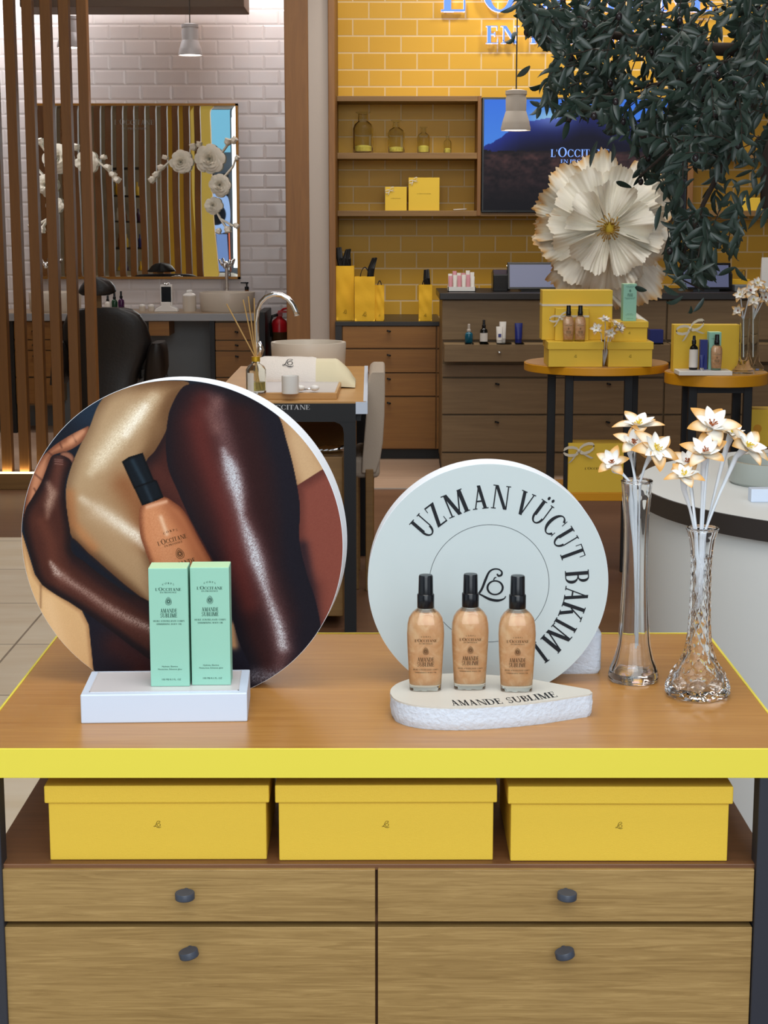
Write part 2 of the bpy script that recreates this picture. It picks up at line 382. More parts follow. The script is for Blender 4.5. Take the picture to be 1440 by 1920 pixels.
GL = {
 'A': (.86, gD(.10, 0, .40, 1, H_)+gD(.58, 0, .33, 1, T)+gR(.2, .3, .62, .3+H_)+ser(0, .24, 0)+ser(.50, .84, 0)),
 'B': (.70, stem(.08)+gR(.2, 1-S_, .36, 1)+gR(.2, 0, .36, S_)+gR(.2, .51, .4, .51+H_)+gA(.36, .765, .25, .235, -90, 90, .14, S_)+gA(.36, .27, .30, .27, -90, 90, .15, S_)),
 'C': (.84, gA(.44, .5, .42, .51, 42, 318, T, .05, 22)+gR(.73, .68, .77, .97)+gR(.73, .06, .77, .28)),
 'D': (.88, stem(.08)+gR(.2, 1-S_, .4, 1)+gR(.2, 0, .4, S_)+gA(.38, .5, .44, .5, -90, 90, .16, S_, 18)),
 'E': (.66, stem(.08)+gR(.2, 1-S_, .58, 1)+gR(.2, 0, .62, S_)+gR(.2, .5, .46, .5+H_)+gR(.55, .76, .59, 1)+gR(.59, 0, .63, .26)+gR(.44, .40, .48, .66)),
 'F': (.62, stem(.08)+gR(.2, 1-S_, .58, 1)+gR(.2, .5, .46, .5+H_)+gR(.55, .76, .59, 1)+gR(.44, .40, .48, .66)),
 'G': (.88, gA(.44, .5, .42, .51, 42, 318, T, .05, 22)+gR(.73, .68, .77, .97)+gR(.66, .05, .79, .42)+gR(.58, .42, .86, .45)),
 'H': (.92, stem(.08)+stem(.66)+gR(.2, .48, .7, .48+H_)),
 'I': (.34, stem(.085)),
 'K': (.84, stem(.08)+gD(.22, .40, .60, 1, H_+.01)+gD(.60, 0, .30, .56, T)+ser(.50, .78, 1)+ser(.52, .84, 0)),
 'L': (.64, stem(.08)+gR(.2, 0, .60, S_)+gR(.57, 0, .61, .28)),
 'M': (1.06, gD(.12, 0, .12, 1, H_)+gD(.44, 0, .10, 1, T)+gD(.47, 0, .80, 1, H_)+gR(.78, 0, .78+T, 1)+ser(0, .26, 0)+ser(0, .24, 1)+ser(.72, 1.02, 0)+ser(.80, 1.02, 1)),
 'N': (.92, gR(.12, 0, .12+H_, 1)+gD(.68, 0, .10, 1, T)+gR(.79, 0, .79+H_, 1)+ser(.02, .28, 0)+ser(0, .22, 1)+ser(.69, .95, 1)),
 'O': (.94, gA(.47, .5, .45, .51, 0, 360, T, .045, 28)),
 'P': (.66, stem(.08)+gR(.2, 1-S_, .36, 1)+gR(.2, .46, .36, .46+S_)+gA(.34, .73, .29, .27, -90, 90, .15, S_)),
 'R': (.80, stem(.08)+gR(.2, 1-S_, .36, 1)+gR(.2, .48, .36, .48+S_)+gA(.34, .74, .28, .26, -90, 90, .15, S_)+gD(.56, 0, .32, .5, T)+ser(.54, .80, 0)),
 'S': (.60, gA(.30, .745, .25, .265, 30, 270, .10, .06, 16)+gA(.29, .27, .27, .28, -150, 90, .11, .07, 16)+gR(.49, .72, .53, .98)+gR(.04, .03, .08, .28)),
 'T': (.74, stem(.285, s1=False)+gR(.03, 1-S_, .71, 1)+gR(.03, .74, .07, 1)+gR(.67, .74, .71, 1)),
 'U': (.88, gR(.12, .3, .12+T, 1)+gR(.70, .3, .70+H_, 1)+gA(.437, .32, .318, .335, 180, 360, T*.7, .06, 16)+ser(.02, .38, 1)+ser(.62, .84, 1)),
 'V': (.84, gD(.34, 0, .08, 1, T)+gD(.42, 0, .68, 1, H_)+ser(0, .32, 1)+ser(.58, .82, 1)),
 'Y': (.80, gR(.32, 0, .32+T, .48)+gD(.32, .45, .06, 1, T)+gD(.43, .45, .66, 1, H_)+ser(0, .30, 1)+ser(.56, .78, 1)+ser(.24, .58, 0)),
 'Z': (.74, gD(.05, 0, .48, 1, T+.02)+gR(.08, 1-H_, .62, 1)+gR(.08, 0, .68, H_)+gR(.08, .76, .12, 1)+gR(.64, 0, .68, .26)),
 "'": (.22, gD(.06, .72, .07, 1, .08)),
 ' ': (.38, []), '-': (.5, gR(.05, .4, .45, .46)),
}
GL['Ü'] = (GL['U'][0], GL['U'][1]+gA(.32, 1.18, .075, .08, 0, 360, .075, .08, 10)+gA(.58, 1.18, .075, .08, 0, 360, .075, .08, 10))
def text2d(s, cx, y, cap, width=None, track=.04, big=None):
    """letters of a word as convex polygons, centred on cx, baseline y"""
    adv = []; x = 0
    for i, ch in enumerate(s):
        g = GL[ch]; k = (big[1] if big and i in big[0] else 1)
        adv.append((x, ch, k)); x += (g[0]+track)*k
    x -= track; sx = (width/x if width else cap)
    out = []
    for x0, ch, k in adv:
        for poly in GL[ch][1]:
            out.append([(cx+(px_*k+x0-x/2)*sx, y+py_*k*cap) for px_, py_ in poly])
    return out
def stroke(pts, ws, n=8):
    """smooth stroke of changing width through pts (Catmull-Rom)"""
    q = []; W = []
    m = len(pts)
    for i in range(m-1):
        p0, p1, p2, p3 = [Vector(pts[max(0, min(m-1, i+k))]) for k in (-1, 0, 1, 2)]
        for j in range(n):
            t = j/n
            q.append(.5*((2*p1)+(p2-p0)*t+(2*p0-5*p1+4*p2-p3)*t*t+(3*p1-p0-3*p2+p3)*t**3)); W.append(ws[i]*(1-t)+ws[i+1]*t)
    q.append(Vector(pts[-1])); W.append(ws[-1])
    out = []; L_ = []
    for i, p in enumerate(q):
        t = (q[min(i+1, len(q)-1)]-q[max(i-1, 0)])
        t = t.normalized() if t.length > 1e-9 else Vector((1, 0)); nn = Vector((-t.y, t.x))*W[i]/2
        L_.append((p+nn, p-nn))
    for a, b in zip(L_, L_[1:]): out.append([tuple(a[0]), tuple(b[0]), tuple(b[1]), tuple(a[1])])
    return out
def logo2d(cx, cy, h):
    """the shop's script monogram: a looping L with a ringed o; h = overall height"""
    k = h/185
    def m(x, y): return ((x-722)*k+cx, (768-y)*k+cy)
    o = stroke([m(755, 706), m(764, 718), m(780, 712), m(781, 694), m(762, 680), m(735, 680), m(710, 697), m(690, 742), m(668, 798), m(640, 834), m(622, 838), m(620, 822), m(640, 815), m(672, 830), m(715, 852), m(760, 860), m(795, 850), m(806, 834)],
               [w_*k for w_ in (8, 12, 12, 9, 8, 9, 11, 14, 13, 9, 6, 6, 6, 10, 15, 15, 8, 4)], 6)
    o += gA(*m(745, 786), 49*k, 44*k, 0, 360, 12*k, 9*k, 26)
    o += stroke([m(736, 742), m(742, 730), m(752, 726)], [7*k, 7*k, 5*k], 4)
    return o
def drop2d(cx, cy, h):
    """almond mark: nested pointed drops"""
    o = []
    for s_, wd in ((1, .07), (.68, .09), (.36, .16)):
        pts = []
        for i in range(25):
            t = 2*PI*i/24; x = .36*math.sin(t)*(1-.30*math.cos(t)); y = .5*math.cos(t)
            x *= (1-max(0, math.cos(t))**6*.5)
            pts.append((cx+x*h*s_, cy+(y*s_-.03*(1-s_))*h))
        o += stroke(pts, [wd*h*.6]*25, 2)
    return o
def bfont(s, cx, y, size, italic=0):
    """small lower-case copy from the built-in face, as triangles"""
    cu = bpy.data.curves.new('lettering', 'FONT'); cu.body = s; cu.size = size; cu.align_x = 'CENTER'; cu.resolution_u = 2
    ob = bpy.data.objects.new('lettering', cu); COL.objects.link(ob)
    bpy.context.view_layer.update()
    me = bpy.data.meshes.new_from_object(ob.evaluated_get(bpy.context.evaluated_depsgraph_get()))
    out = [[(me.vertices[i].co.x+cx, me.vertices[i].co.y+y) for i in p.vertices] for p in me.polygons]
    bpy.data.objects.remove(ob); bpy.data.curves.remove(cu); bpy.data.meshes.remove(me)
    return out
def ink(name, polys, fn, mat, parent, lift=.0003, step=2e-6, depth=0):
    """lay polygons on a surface fn(u, v, lift)"""
    mb = MB()
    for i, p in enumerate(polys):
        l_ = lift+step*(i % 40)
        if depth: mb.prism(p, l_, l_+depth, fn)
        else: mb.add([fn(u, v, l_) for u, v in p], [tuple(range(len(p)))])
    return build(name, mb, mat, parent, weld=False)
def flat(o, u=(1, 0, 0), v=(0, 0, 1), n=(0, -1, 0)):
    o = Vector(o); u = Vector(u); v = Vector(v); n = Vector(n)
    return lambda a, b, w_: o+u*a+v*b+n*w_
def pack_label(k, lines='full'):
    """the front of the body-oil pack; k = metres per unit, origin at the pack's base centre, 872 units tall"""
    o = []
    cp = text2d('CORPS', 0, 0, 14*k, 92*k, track=.5)
    for p in cp: o.append([(x, y+(822)*k-12*k*(x/(46*k))**2) for x, y in p])
    o += text2d("L'OCCITANE", 0, 768*k, 22*k, 200*k, big=((2,), 1.25))
    o += text2d('EN PROVENCE', 0, 750*k, 11*k, 128*k)
    o += drop2d(0, 686*k, 62*k)
    o += text2d('AMANDE', 0, 594*k, 32*k, 130*k)+text2d('SUBLIME', 0, 556*k, 32*k, 132*k)
    o += text2d('HUILE SCINTILLANTE CORPS', 0, 521*k, 13*k, 244*k)+text2d('SHIMMERING BODY OIL', 0, 497*k, 12*k, 200*k)
    if lines == 'full':
        o += bfont('Hydrate, Illumine', 0, 156*k, 18*k)+bfont('Moisturizes, Enhances glow', 0, 134*k, 17*k)
        o += bfont('100 ML', -38*k, 50*k, 20*k)+bfont('3.3 FL. OZ', 42*k, 50*k, 19*k)+gR(-16*k, 57*k, 6*k, 59*k)
    return o
# ------------------------------------------------------------------ the room shell
YW, WW = 10.4, 11.4                       # yellow tiled wall, white tiled wall
zx = lambda px, y, Y: P(px, y, Y).x
struct('floor', MB().box(-4.2, -4, -.05, -.55, 7.28, 0), M['stone'])
struct('floor', MB().box(-.55, -4, -.05, 4.2, 8.616, 0), M['floor_brown'])
struct('floor', MB().box(-4.2, 7.28, -.05, -.55, 8.616, 0), M['floor_brown'])
struct('floor', MB().box(-4.2, 8.616, -.05, 4.2, 11.6, .004), M['floor_light'])
struct('ceiling', MB().box(-4.2, .9, 3.3, 4.2, 11.6, 3.4), pm('ceiling_white', (196, 192, 186), .9))
zj = P(720, 35.4, YW).z; xj = P(661.7, 84, YW).x
M['tile_yellow'] = tile('yellow_tiles', (218, 168, 56), (212, 162, 50), (226, 196, 144), .1897, .0970, xj-.1897*20, zj-.0970*40, .0048, .38, spec=.2)
struct('wall_back', MB().box(-.5, YW, 0, 4.2, YW+.1, 3.3), M['tile_yellow'])
zj2 = P(500, 46.5, WW).z
M['tile_white'] = tile('white_bevelled_tiles', (214, 208, 208), (210, 204, 204), (196, 190, 188), .2, .0945, -6+.02, zj2-.0945*40, .0015, .14, True)
struct('wall_left_back', MB().box(-4.2, WW, 0, -.45, WW+.1, 3.3), M['tile_white'])
struct('wall_left', MB().box(-4.3, 3.5, 0, -4.2, 11.6, 3.3), M['plaster'])
struct('wall_right', MB().box(4.2, .9, 0, 4.3, 11.6, 3.3), M['plaster'])
YP = 9.75
xa, xb, xc, xd = [zx(v, 400, YP) for v in (536, 580, 617, 629.5)]
struct('trim_1', MB().box(xa, YP-.01, 0, xb, WW, 3.3), M['oak_wall'], bevel=.004)
struct('wall_pilaster', MB().box(xb, YP, 0, xc, YW+.1, 3.3), M['plaster'])
struct('trim_2', MB().box(xc, YP-.03, 0, xd, YW, 3.3), M['oak_wall'], bevel=.004)
# low grey soffit over the mirror
a = P(40, 15, 10.6); b = P(459, 15, 10.6)
tag(build('ceiling_soffit', MB().box(a.x, 10.55, a.z, b.x, 10.95, a.z+.45), M['soffit'], bevel=.005), kind='structure')

# ------------------------------------------------------------------ oak wall shelving in the yellow niche
YS = 10.1
sh = thing('wall_shelving', 'oak open shelving recessed into the yellow tiled wall around the television', 'shelf', (xd, YW, 1.4))
def zz(y, Y=YS): return P(760, y, Y).z
xr = zx(895, 290, YS); xr2 = zx(902, 290, YS); tvr = zx(1290, 290, YS)
ztv0, ztv1 = zz(400), zz(182)
for nm, y0, y1, x0, x1 in (('top_board', 190, 180, xd, xr2), ('shelf_board', 298, 286.5, xd, xr), ('shelf_board', 405.5, 395, xd, 4.1),
                           ('shelf_board', 190, 180, tvr, 4.1), ('shelf_board', 298, 286.5, tvr+.03, 4.1)):
    build(nm, MB().box(x0, YS, zz(y0), x1, YW, zz(y1)), M['oak_h'], sh, bevel=.002)
build('upright', MB().box(xr, YS-.005, zz(405), xr2, YW, zz(180)), M['oak_wall'], sh, bevel=.002)
build('upright', MB().box(tvr, YS-.005, zz(405), tvr+.035, YW, zz(180)), M['oak_wall'], sh, bevel=.002)

# television with a dusk mountain picture
tv = thing('television', 'large black television showing a dusk mountain field on the yellow wall', 'television', ((xr2+tvr)/2, YS+.02, ztv0))
tx0, tx1, tz0, tz1 = xr2+.003, tvr-.003, ztv0+.004, ztv1-.002
build('housing', MB().box(tx0, YS-.012, tz0, tx1, YS+.06, tz1), M['black_plastic'], tv, bevel=.003)
_rv = np.random.RandomState(3).rand(64, 64)
def vnoise(x, y):
    i, j = int(math.floor(x)), int(math.floor(y)); f, g = x-i, y-j; f = f*f*(3-2*f); g = g*g*(3-2*g)
    a, b, c, d = _rv[i % 64, j % 64], _rv[(i+1) % 64, j % 64], _rv[i % 64, (j+1) % 64], _rv[(i+1) % 64, (j+1) % 64]
    return (a*(1-f)+b*f)*(1-g)+(c*(1-f)+d*f)*g
def tvcol(u, v):
    x, y = u, 1-v                                         # y down
    R0 = ((0, .42), (.06, .37), (.12, .29), (.18, .22), (.24, .19), (.30, .165), (.36, .165), (.42, .13), (.48, .075), (.54, .08), (.62, .12), (.8, .2), (1, .3))
    for (a, ya), (b, yb) in zip(R0, R0[1:]):
        if a <= x <= b: ridge = ya+(yb-ya)*(x-a)/(b-a); break
    ridge += .012*(vnoise(x*50, 3)-.5)
    n = vnoise(x*46, y*34)*.5+vnoise(x*95+7, y*66)*.35+vnoise(x*20, y*16)*.4-.3
    g = math.exp(-((x-.33)/.10)**2-((y-.17)/.09)**2)
    if y < ridge: return (58+80*g+30*y, 118+70*g+36*y, 228)
    if y < .46+.03*(n-.3):
        k = min(1, (y-ridge)/.26)
        return (22*(1-k)+10+60*g, 34*(1-k)+12+66*g, 98*(1-k)+34+60*g)
    k = max(0, 1-(y-.47)/.46)**.8; e = min(1, (y-.45)/.06)
    return (14+(84*n+10)*k*e, 14+(52*n+4)*k*e, 20+(42*n+4)*k*e)
build('screen', MB().grid(lambda u, v: (tx0+.012+(tx1-tx0-.024)*u, YS-.0135, tz0+.014+(tz1-tz0-.026)*v), 200, 112, tvcol), vcol('television_picture', .45, emit=.9, spec=.15), tv)
fs = flat((zx(1087, 290, YS), YS-.0145, zz(294.5)))
pxm = zx(1000, 290, YS)-zx(999, 290, YS)
build_t = text2d("L'OCCITANE", 0, 0, 14*pxm, 110*pxm, big=((2,), 1.25))+text2d('EN PROVENCE', 0, -11*pxm, 6.5*pxm, 72*pxm)
ink('screen_lettering', build_t, fs, pm('screen_lettering', (90, 120, 190), .5, emit=(120, 160, 235), es=.8), tv)

# big backlit sign on the wall
YG = YW-.06
pg = zx(1000, 20, YG)-zx(999, 20, YG)
sg = thing('shop_sign', 'raised blue-white backlit capital lettering high on the yellow tiled wall', 'sign', (zx(1084, 30, YG), YW, P(1084, 24, YG).z))
letter_face = pm('sign_letter_face', (90, 130, 220), .4, emit=(78, 128, 235), es=.62)
letter_side = pm('sign_letter_rim', (236, 232, 250), .4, emit=(226, 222, 255), es=.9)
fl = flat((zx(1084, 30, YG), YG, P(1084, 22, YG).z))
for s_, yb, cap, wd, bg in (("L'OCCITANE", 0, 72, 516, ((0, 2), 1.22)), ('EN PROVENCE', -(80-22)*1.0, 32, 346, None)):
    advs = []; x = 0
    for i, ch in enumerate(s_):
        k = bg[1] if bg and i in bg[0] else 1
        advs.append((x, ch, k)); x += (GL[ch][0]+.10)*k
    sx = wd/x
    for x0, ch, k in advs:
        if ch == ' ': continue
        pol = [[((px_*k+x0-x/2)*sx*pg, (yb+py_*k*cap)*pg) for px_, py_ in q] for q in GL[ch][1]]
        e = ink('letter', pol, fl, letter_side, sg, lift=-.03, step=2e-5, depth=.045)
        mb = MB()
        for i, q in enumerate(pol):
            mb.add([fl(u, v, .0165+1e-5*i) for u, v in q], [tuple(range(len(q)))])
        build('letter_face', mb, letter_face, e, weld=False)

# apothecary jars on the top shelf, each with a bed of granules
zs = zz(286.5)
jars = [(681, 67, 38, 211, 'largest'), (743, 0, 32, 226, 'second largest'), (794, 0, 24, 238, 'third largest'), (839, 0, 14.5, 254, 'smallest')]
k = zx(701, 280, YS+.12)-zx(700, 280, YS+.12)
for px_, _, wpx, ytop, sz in jars:
    c = P(px_, 280, YS+.12); r = wpx/2*k; h = (286.5-ytop)*k
    t = thing('apothecary_jar', f'clear glass apothecary jar with pale granules, {sz} of the four on the shelf', 'jar', (c.x, YS+.12, zs), 'glass jars on the top shelf')
    nr = r*.42 if wpx < 36 else r*.5
    prof = [(r*.9, 0), (r, r*.12), (r, h*.60), (r*.86, h*.70), (nr, h*.78), (nr*.95, h*.95), (nr*1.5, h), (nr*1.4, h*.985), (nr*.8, h*.94), (nr*.85, h*.79), (r*.80, h*.69), (r*.94, h*.6), (r*.94, r*.2), (.0001, r*.15)]
    build('glass_body', MB().lathe(c.x, YS+.12, [(a, zs+.001+b) for a, b in prof], 32), M['glass_old'], t, smooth=40)
    gh = h*(.17 if wpx > 30 else .26)
    build('granules', MB().lathe(c.x, YS+.12, [(.0001, zs+r*.2), (r*.9, zs+r*.22), (r*.92, zs+gh*.9), (r*.5, zs+gh*1.15), (.0001, zs+gh*1.2)], 24, False, False), M['granules'], t)

def ribbon_bow(mb, o, s, ang=0):
    """a small tied bow: two loops and two tails, in the x-z plane facing -y"""
    o = Vector(o)
    for sgn in (-1, 1):
        pts = []
        for i in range(11):
            t = i/10*PI*2
            u = sgn*s*(.55-.55*math.cos(t)); v = s*.30*math.sin(t)+s*.18*(1-math.cos(t))/2
            pts.append(o+Vector((u*math.cos(ang)-v*math.sin(ang), -s*.22*math.sin(t/2)-.002, u*math.sin(ang)+v*math.cos(ang))))
        vs = [];
        for p in pts: vs += [p+Vector((0, 0, s*.10)), p-Vector((0, 0, s*.10))]
        mb.add(vs, [(2*i, 2*i+1, 2*i+3, 2*i+2) for i in range(10)])
        vs = []
        for i in range(6):
            q = i/5; u = sgn*s*(.08+.75*q); v = -s*(.9*q-.2*q*q)
            p = o+Vector((u*math.cos(ang)-v*math.sin(ang), -.004-s*.05*math.sin(q*PI), u*math.sin(ang)+v*math.cos(ang)))
            vs += [p+Vector((s*.09, 0, s*.03)), p-Vector((s*.09, 0, s*.03))]
        mb.add(vs, [(2*i, 2*i+1, 2*i+3, 2*i+2) for i in range(5)])
    mb.ball((o.x, o.y-.004, o.z), s*.13, s*.1, s*.13, 8, 6)
    return mb
def gift_box(name, label, x0, x1, z0, h, y0, d, mat, bow, bs, lidh=0, group=None, words=None, cat='gift box', band=None):
    t = thing(name, label, cat, ((x0+x1)/2, y0+d/2, z0), group)
    build('box', MB().box(x0, y0, z0, x1, y0+d, z0+h), mat, t, bevel=.0015)
    if bow: 
        m_ = ribbon_bow(MB(), (bow[0], y0-.002, bow[1]), bs, bow[2] if len(bow) > 2 else 0)
        rb = build('ribbon_bow', m_, M['ribbon'], t, smooth=True)
    if band:
        m_ = MB()
        for z_ in band: m_.box(x0-.001, y0-.0012, z_-.004, x1+.001, y0+d+.001, z_+.004)
        build('ribbon_band', m_, M['ribbon'], t)
    if words: ink('printed_name', words, flat(((x0+x1)/2, y0, z0)), M['ink_brown'], t, lift=.0006)
    return t
# two gift boxes and a pen on the lower shelf of the niche
zl = zz(395)
kx = k
for x0_, x1_, yt, bow, nm in ((722, 762.5, 351, (731, 357), 'smaller'), (766, 824, 334, (775, 339), 'larger')):
    A = zx(x0_, 370, YS+.05); B = zx(x1_, 370, YS+.05); h = (395-yt)*kx
    gift_box('gift_box', f'{nm} of two yellow gift boxes with an off-white bow on the niche shelf', A, B, zl, h, YS+.05, .09, M['yellow_box'],
             (P(bow[0], bow[1], YS+.05).x, P(bow[0], bow[1], YS+.05).z, .5), .026, words=text2d("L'OCCITANE", 0, h*.5, .004, .45*(B-A), big=((2,), 1.2)))
c0 = P(850, 394, YS+.06); c1 = P(875, 391, YS+.06)
tag(build('pen', MB().tube([(c0.x, YS+.05, zl+.005), (c1.x, YS+.07, zl+.009)], .004), M['lamp_shell'], smooth=True), 'slim pale pen lying on the niche shelf beside the gift boxes', 'pen')
A = zx(1392, 380, YS+.05)
gift_box('gift_box', 'yellow gift box on the shelf right of the television behind the olive leaves', A, A+.12, zl, .075, YS+.05, .1, M['yellow_box'], None, 0)

# ------------------------------------------------------------------ pendant lamps
def pendant(label, px_, ytop, ybot, wpx, Y, mat, ceil=3.3, group=None):
    c = P(px_, ybot, Y); zt = P(px_, ytop, Y).z; zb = c.z; h = zt-zb
    r = wpx/2*(P(px_+1, ybot, Y).x-c.x)
    t = thing('pendant_lamp', label, 'lamp', (c.x, Y, zb), group)
    pr = [(r*.98, 0), (r, h*.06), (r*.93, h*.16), (r*.93, h*.17), (r*.9, h*.22), (r*.70, h*.46), (r*.68, h*.47), (r*.70, h*.78), (r*.66, h*.82), (r*.66, h*.86), (r*.72, h*.88), (r*.72, h*.97), (r*.4, h), (r*.38, h*.98),
          (r*.6, h*.78), (r*.62, h*.46), (r*.84, h*.2), (r*.93, .002)]
    build('lamp_shade', MB().lathe(c.x, Y, [(a, zb+b) for a, b in pr], 40, False, False), mat, t, smooth=35)
    build('lamp_bulb', MB().lathe(c.x, Y, [(.0001, zb+.004), (r*.92, zb+.004), (r*.92, zb+.012), (.0001, zb+.012)], 32, False, False), M['lamp_glow'], t)
    build('cable', MB().tube([(c.x, Y, zt-.01), (c.x, Y, ceil)], .0035), M['cable'], t)
    return t
pendant('grey-white ceramic pendant lamp hanging in front of the television', 967, 168, 245, 56, 8.3, M['lamp_shell'])
pendant('white pendant lamp hanging above the framed mirror', 357, 44, 104, 45, 10.3, M['lamp_white'])
pendant('white pendant lamp seen between the oak slats at far left', 130, 29, 90, 46, 10.3, M['lamp_white'])

# ------------------------------------------------------------------ slatted oak screen at the left
YSL = 8.6
sl = thing('slat_screen', 'tall vertical oak slat screen standing on a low oak base at the left', 'screen', (-2.2, YSL, 0))
zb_ = P(60, 888.5, YSL).z
xend = zx(188, 880, YSL)
build('base', MB().box(-3.9, YSL, 0, xend+.1, YSL+.16, zb_), M['oak_h'], sl, bevel=.003)
build('light_strip', MB().box(-3.9, YSL+.005, zb_, xend+.1, YSL+.018, zb_+.008), M['strip_glow'], sl)
slat_mesh = None
for i in range(17):
    xl = zx(165, 780, YSL+.02)-i*.0893
    if slat_mesh is None:
        s0 = build('slat', MB().box(xl, YSL+.02, zb_, xl+.049, YSL+.09, 3.3), M['oak_slat'], sl, bevel=.002, seg=1)
        slat_mesh = s0
    else:
        s1 = slat_mesh.copy(); COL.objects.link(s1); s1.location.x = slat_mesh.location.x-i*.0893
l = bpy.data.lights.new('screen_strip_light', 'AREA'); l.shape = 'RECTANGLE'; l.size = 2.2; l.size_y = .02; l.energy = 1.6; l.color = (1, .82, .4)
lo = bpy.data.objects.new('screen_strip_light', l); COL.objects.link(lo); lo.location = (xend-1.0, YSL+.010, zb_+.012); lo.rotation_euler = (PI-.35, 0, 0)

# ------------------------------------------------------------------ things behind the camera that the mirror shows
def mirX(px_, Y): return (px_+33-720)*(2*(WW-.05)-Y)/FPX
ypm = MB()
pts = []
for i in range(13):
    z_ = i/12*3.2
    pts.append((mirX(384, 5.0)+.03*math.sin(z_*1.9+.5), z_))
for a_, b_ in zip(pts, pts[1:]):
    ypm.add([(mirX(298, 5.0), 5.0, a_[1]), (a_[0], 5.0, a_[1]), (b_[0], 5.0, b_[1]), (mirX(298, 5.0), 5.0, b_[1]),
             (mirX(298, 5.0), 4.9, a_[1]), (a_[0], 4.9, a_[1]), (b_[0], 4.9, b_[1]), (mirX(298, 5.0), 4.9, b_[1])],
            [(0, 1, 2, 3), (7, 6, 5, 4), (1, 5, 6, 2), (0, 3, 7, 4)])
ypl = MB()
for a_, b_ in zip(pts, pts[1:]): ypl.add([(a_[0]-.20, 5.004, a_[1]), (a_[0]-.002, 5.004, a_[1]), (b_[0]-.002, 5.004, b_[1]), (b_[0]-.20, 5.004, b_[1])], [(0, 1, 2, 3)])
tag(build('entrance_panel', ypm, M['yellow_panel']), 'tall wavy-edged yellow entrance panel seen only in the framed mirror', 'panel')
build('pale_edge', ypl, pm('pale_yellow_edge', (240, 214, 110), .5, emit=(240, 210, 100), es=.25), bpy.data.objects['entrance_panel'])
struct('wall_front_left', MB().box(-4.2, 3.4, 0, mirX(292, 3.4), 3.5, 3.3), pm('beige_partition', (176, 166, 148), .8))
# shopfront across the mall, reflected in the mirror
struct('wall_mall', MB().box(-5, -4.1, 0, -.3, -4, 4.2), pm('mall_wall', (120, 130, 140), .6))
build('mall_banner', MB().box(mirX(384, -3.9), -3.95, 2.3, mirX(450, -3.9), -3.9, 3.6), pm('pale_blue_lightbox', (120, 180, 205), .5, emit=(120, 190, 220), es=.7))
tag(bpy.data.objects['mall_banner'], 'pale blue lit shop banner reflected at the top of the mirror', 'banner')
tag(build('mall_door', MB().box(mirX(386, -3.9), -3.95, 0, mirX(420, -3.9), -3.85, 2.0), M['black_matte']), 'dark shop doorway reflected low in the mirror', 'doorway')
b_ = MB().box(mirX(420, -3.8), -3.85, .3, mirX(427, -3.8), -3.8, 1.6); tag(build('mall_post', b_, pm('orange_light', (230, 120, 80), .5, emit=(240, 120, 80), es=.6)), 'slim orange lit post reflected in the mirror', 'post')
b_ = MB().box(mirX(396, -3.7), -3.75, .25, mirX(416, -3.7), -3.7, 1.15); tag(build('mall_poster', b_, pm('blue_poster', (120, 150, 205), .5, emit=(120, 150, 210), es=.5)), 'pale blue poster reflected in the mirror', 'poster')
b_ = MB().lathe(0, 0, [(.16, 0), (.30, 0), (.30, .04), (.16, .04)], 32, False, False)
b_.v = [(mirX(396, -3.7)+x, -3.72-z, 1.45+y) for x, y, z in b_.v]
tag(build('ring_sign', b_, pm('blue_ring', (150, 180, 225), .5, emit=(150, 180, 230), es=.7)), 'pale blue ring-shaped sign reflected in the mirror', 'sign')
# shelves of stock on the wall opposite the mirror
ws = thing('product_rack', 'wall rack of small products glimpsed between slats in the mirror', 'rack', (-2.9, 3.9, 0))
for z_ in (.7, 1.0, 1.3, 1.6, 1.9): build('shelf', MB().box(mirX(190, 3.9), 3.6, z_, mirX(255, 3.9), 3.9, z_+.02), M['black_matte'], ws)
cols = [M['navy'], M['gold'], M['white_matte'], M['amber'], M['yellow_box'], M['purple']]
i = 0
for z_ in (.72, 1.02, 1.32, 1.62):
    x_ = mirX(192, 3.9)
    while x_ < mirX(252, 3.9):
        m_ = MB().lathe(x_, 3.78, [(.02, z_), (.022, z_+.01), (.022, z_+.09), (.009, z_+.11), (.009, z_+.15)], 12)
        tag(build('product_bottle', m_, cols[(i*7+3) % 6], smooth=40), ('navy', 'gold', 'white', 'amber', 'yellow', 'purple')[(i*7+3) % 6]+' bottle on the reflected rack, '+('bottom', 'second', 'third', 'top')[int((z_-.7)/.3)]+' shelf', 'bottle', 'bottles on the reflected rack '+str(int((z_-.7)/.3))+str((i*7+3) % 6))
        x_ += .075; i += 1

# ------------------------------------------------------------------ framed mirror and its paper garlands
YM = WW-.03
m0 = P(60, 523, YM); m1 = P(446, 194, YM)
mr = thing('wall_mirror', 'wide mirror with thin gold frame on the white tiled wall', 'mirror', ((m0.x+m1.x)/2, WW, m0.z))
fw = .014
fr = MB()
fr.box(m0.x, YM-.012, m0.z, m1.x, WW, m0.z+fw).box(m0.x, YM-.012, m1.z-fw, m1.x, WW, m1.z)
fr.box(m0.x, YM-.012, m0.z, m0.x+fw, WW, m1.z).box(m1.x-fw*1.2, YM-.012, m0.z, m1.x, WW, m1.z)
build('frame', fr, M['brass_frame'], mr)
def mfn(u, v):
    x = m0.x+fw+(m1.x-m0.x-2.2*fw)*u; z = m0.z+fw+(m1.z-m0.z-2*fw)*v
    e = min(u*(m1.x-m0.x), (1-u)*(m1.x-m0.x), v*(m1.z-m0.z), (1-v)*(m1.z-m0.z))
    return (x, YM-.004+.00022*math.sin(z*7+x*3)+(.0012*(1-e/.022) if e < .022 else 0)+.0050*(x-(m0.x+m1.x)/2), z)
build('mirror_glass', MB().grid(mfn, 70, 70), M['mirror'], mr, smooth=True)
kk = P(301, 300, YM).x-P(300, 300, YM).x
fm = flat((P(252, 238, YM).x, YM-.008, P(252, 234, YM).z))
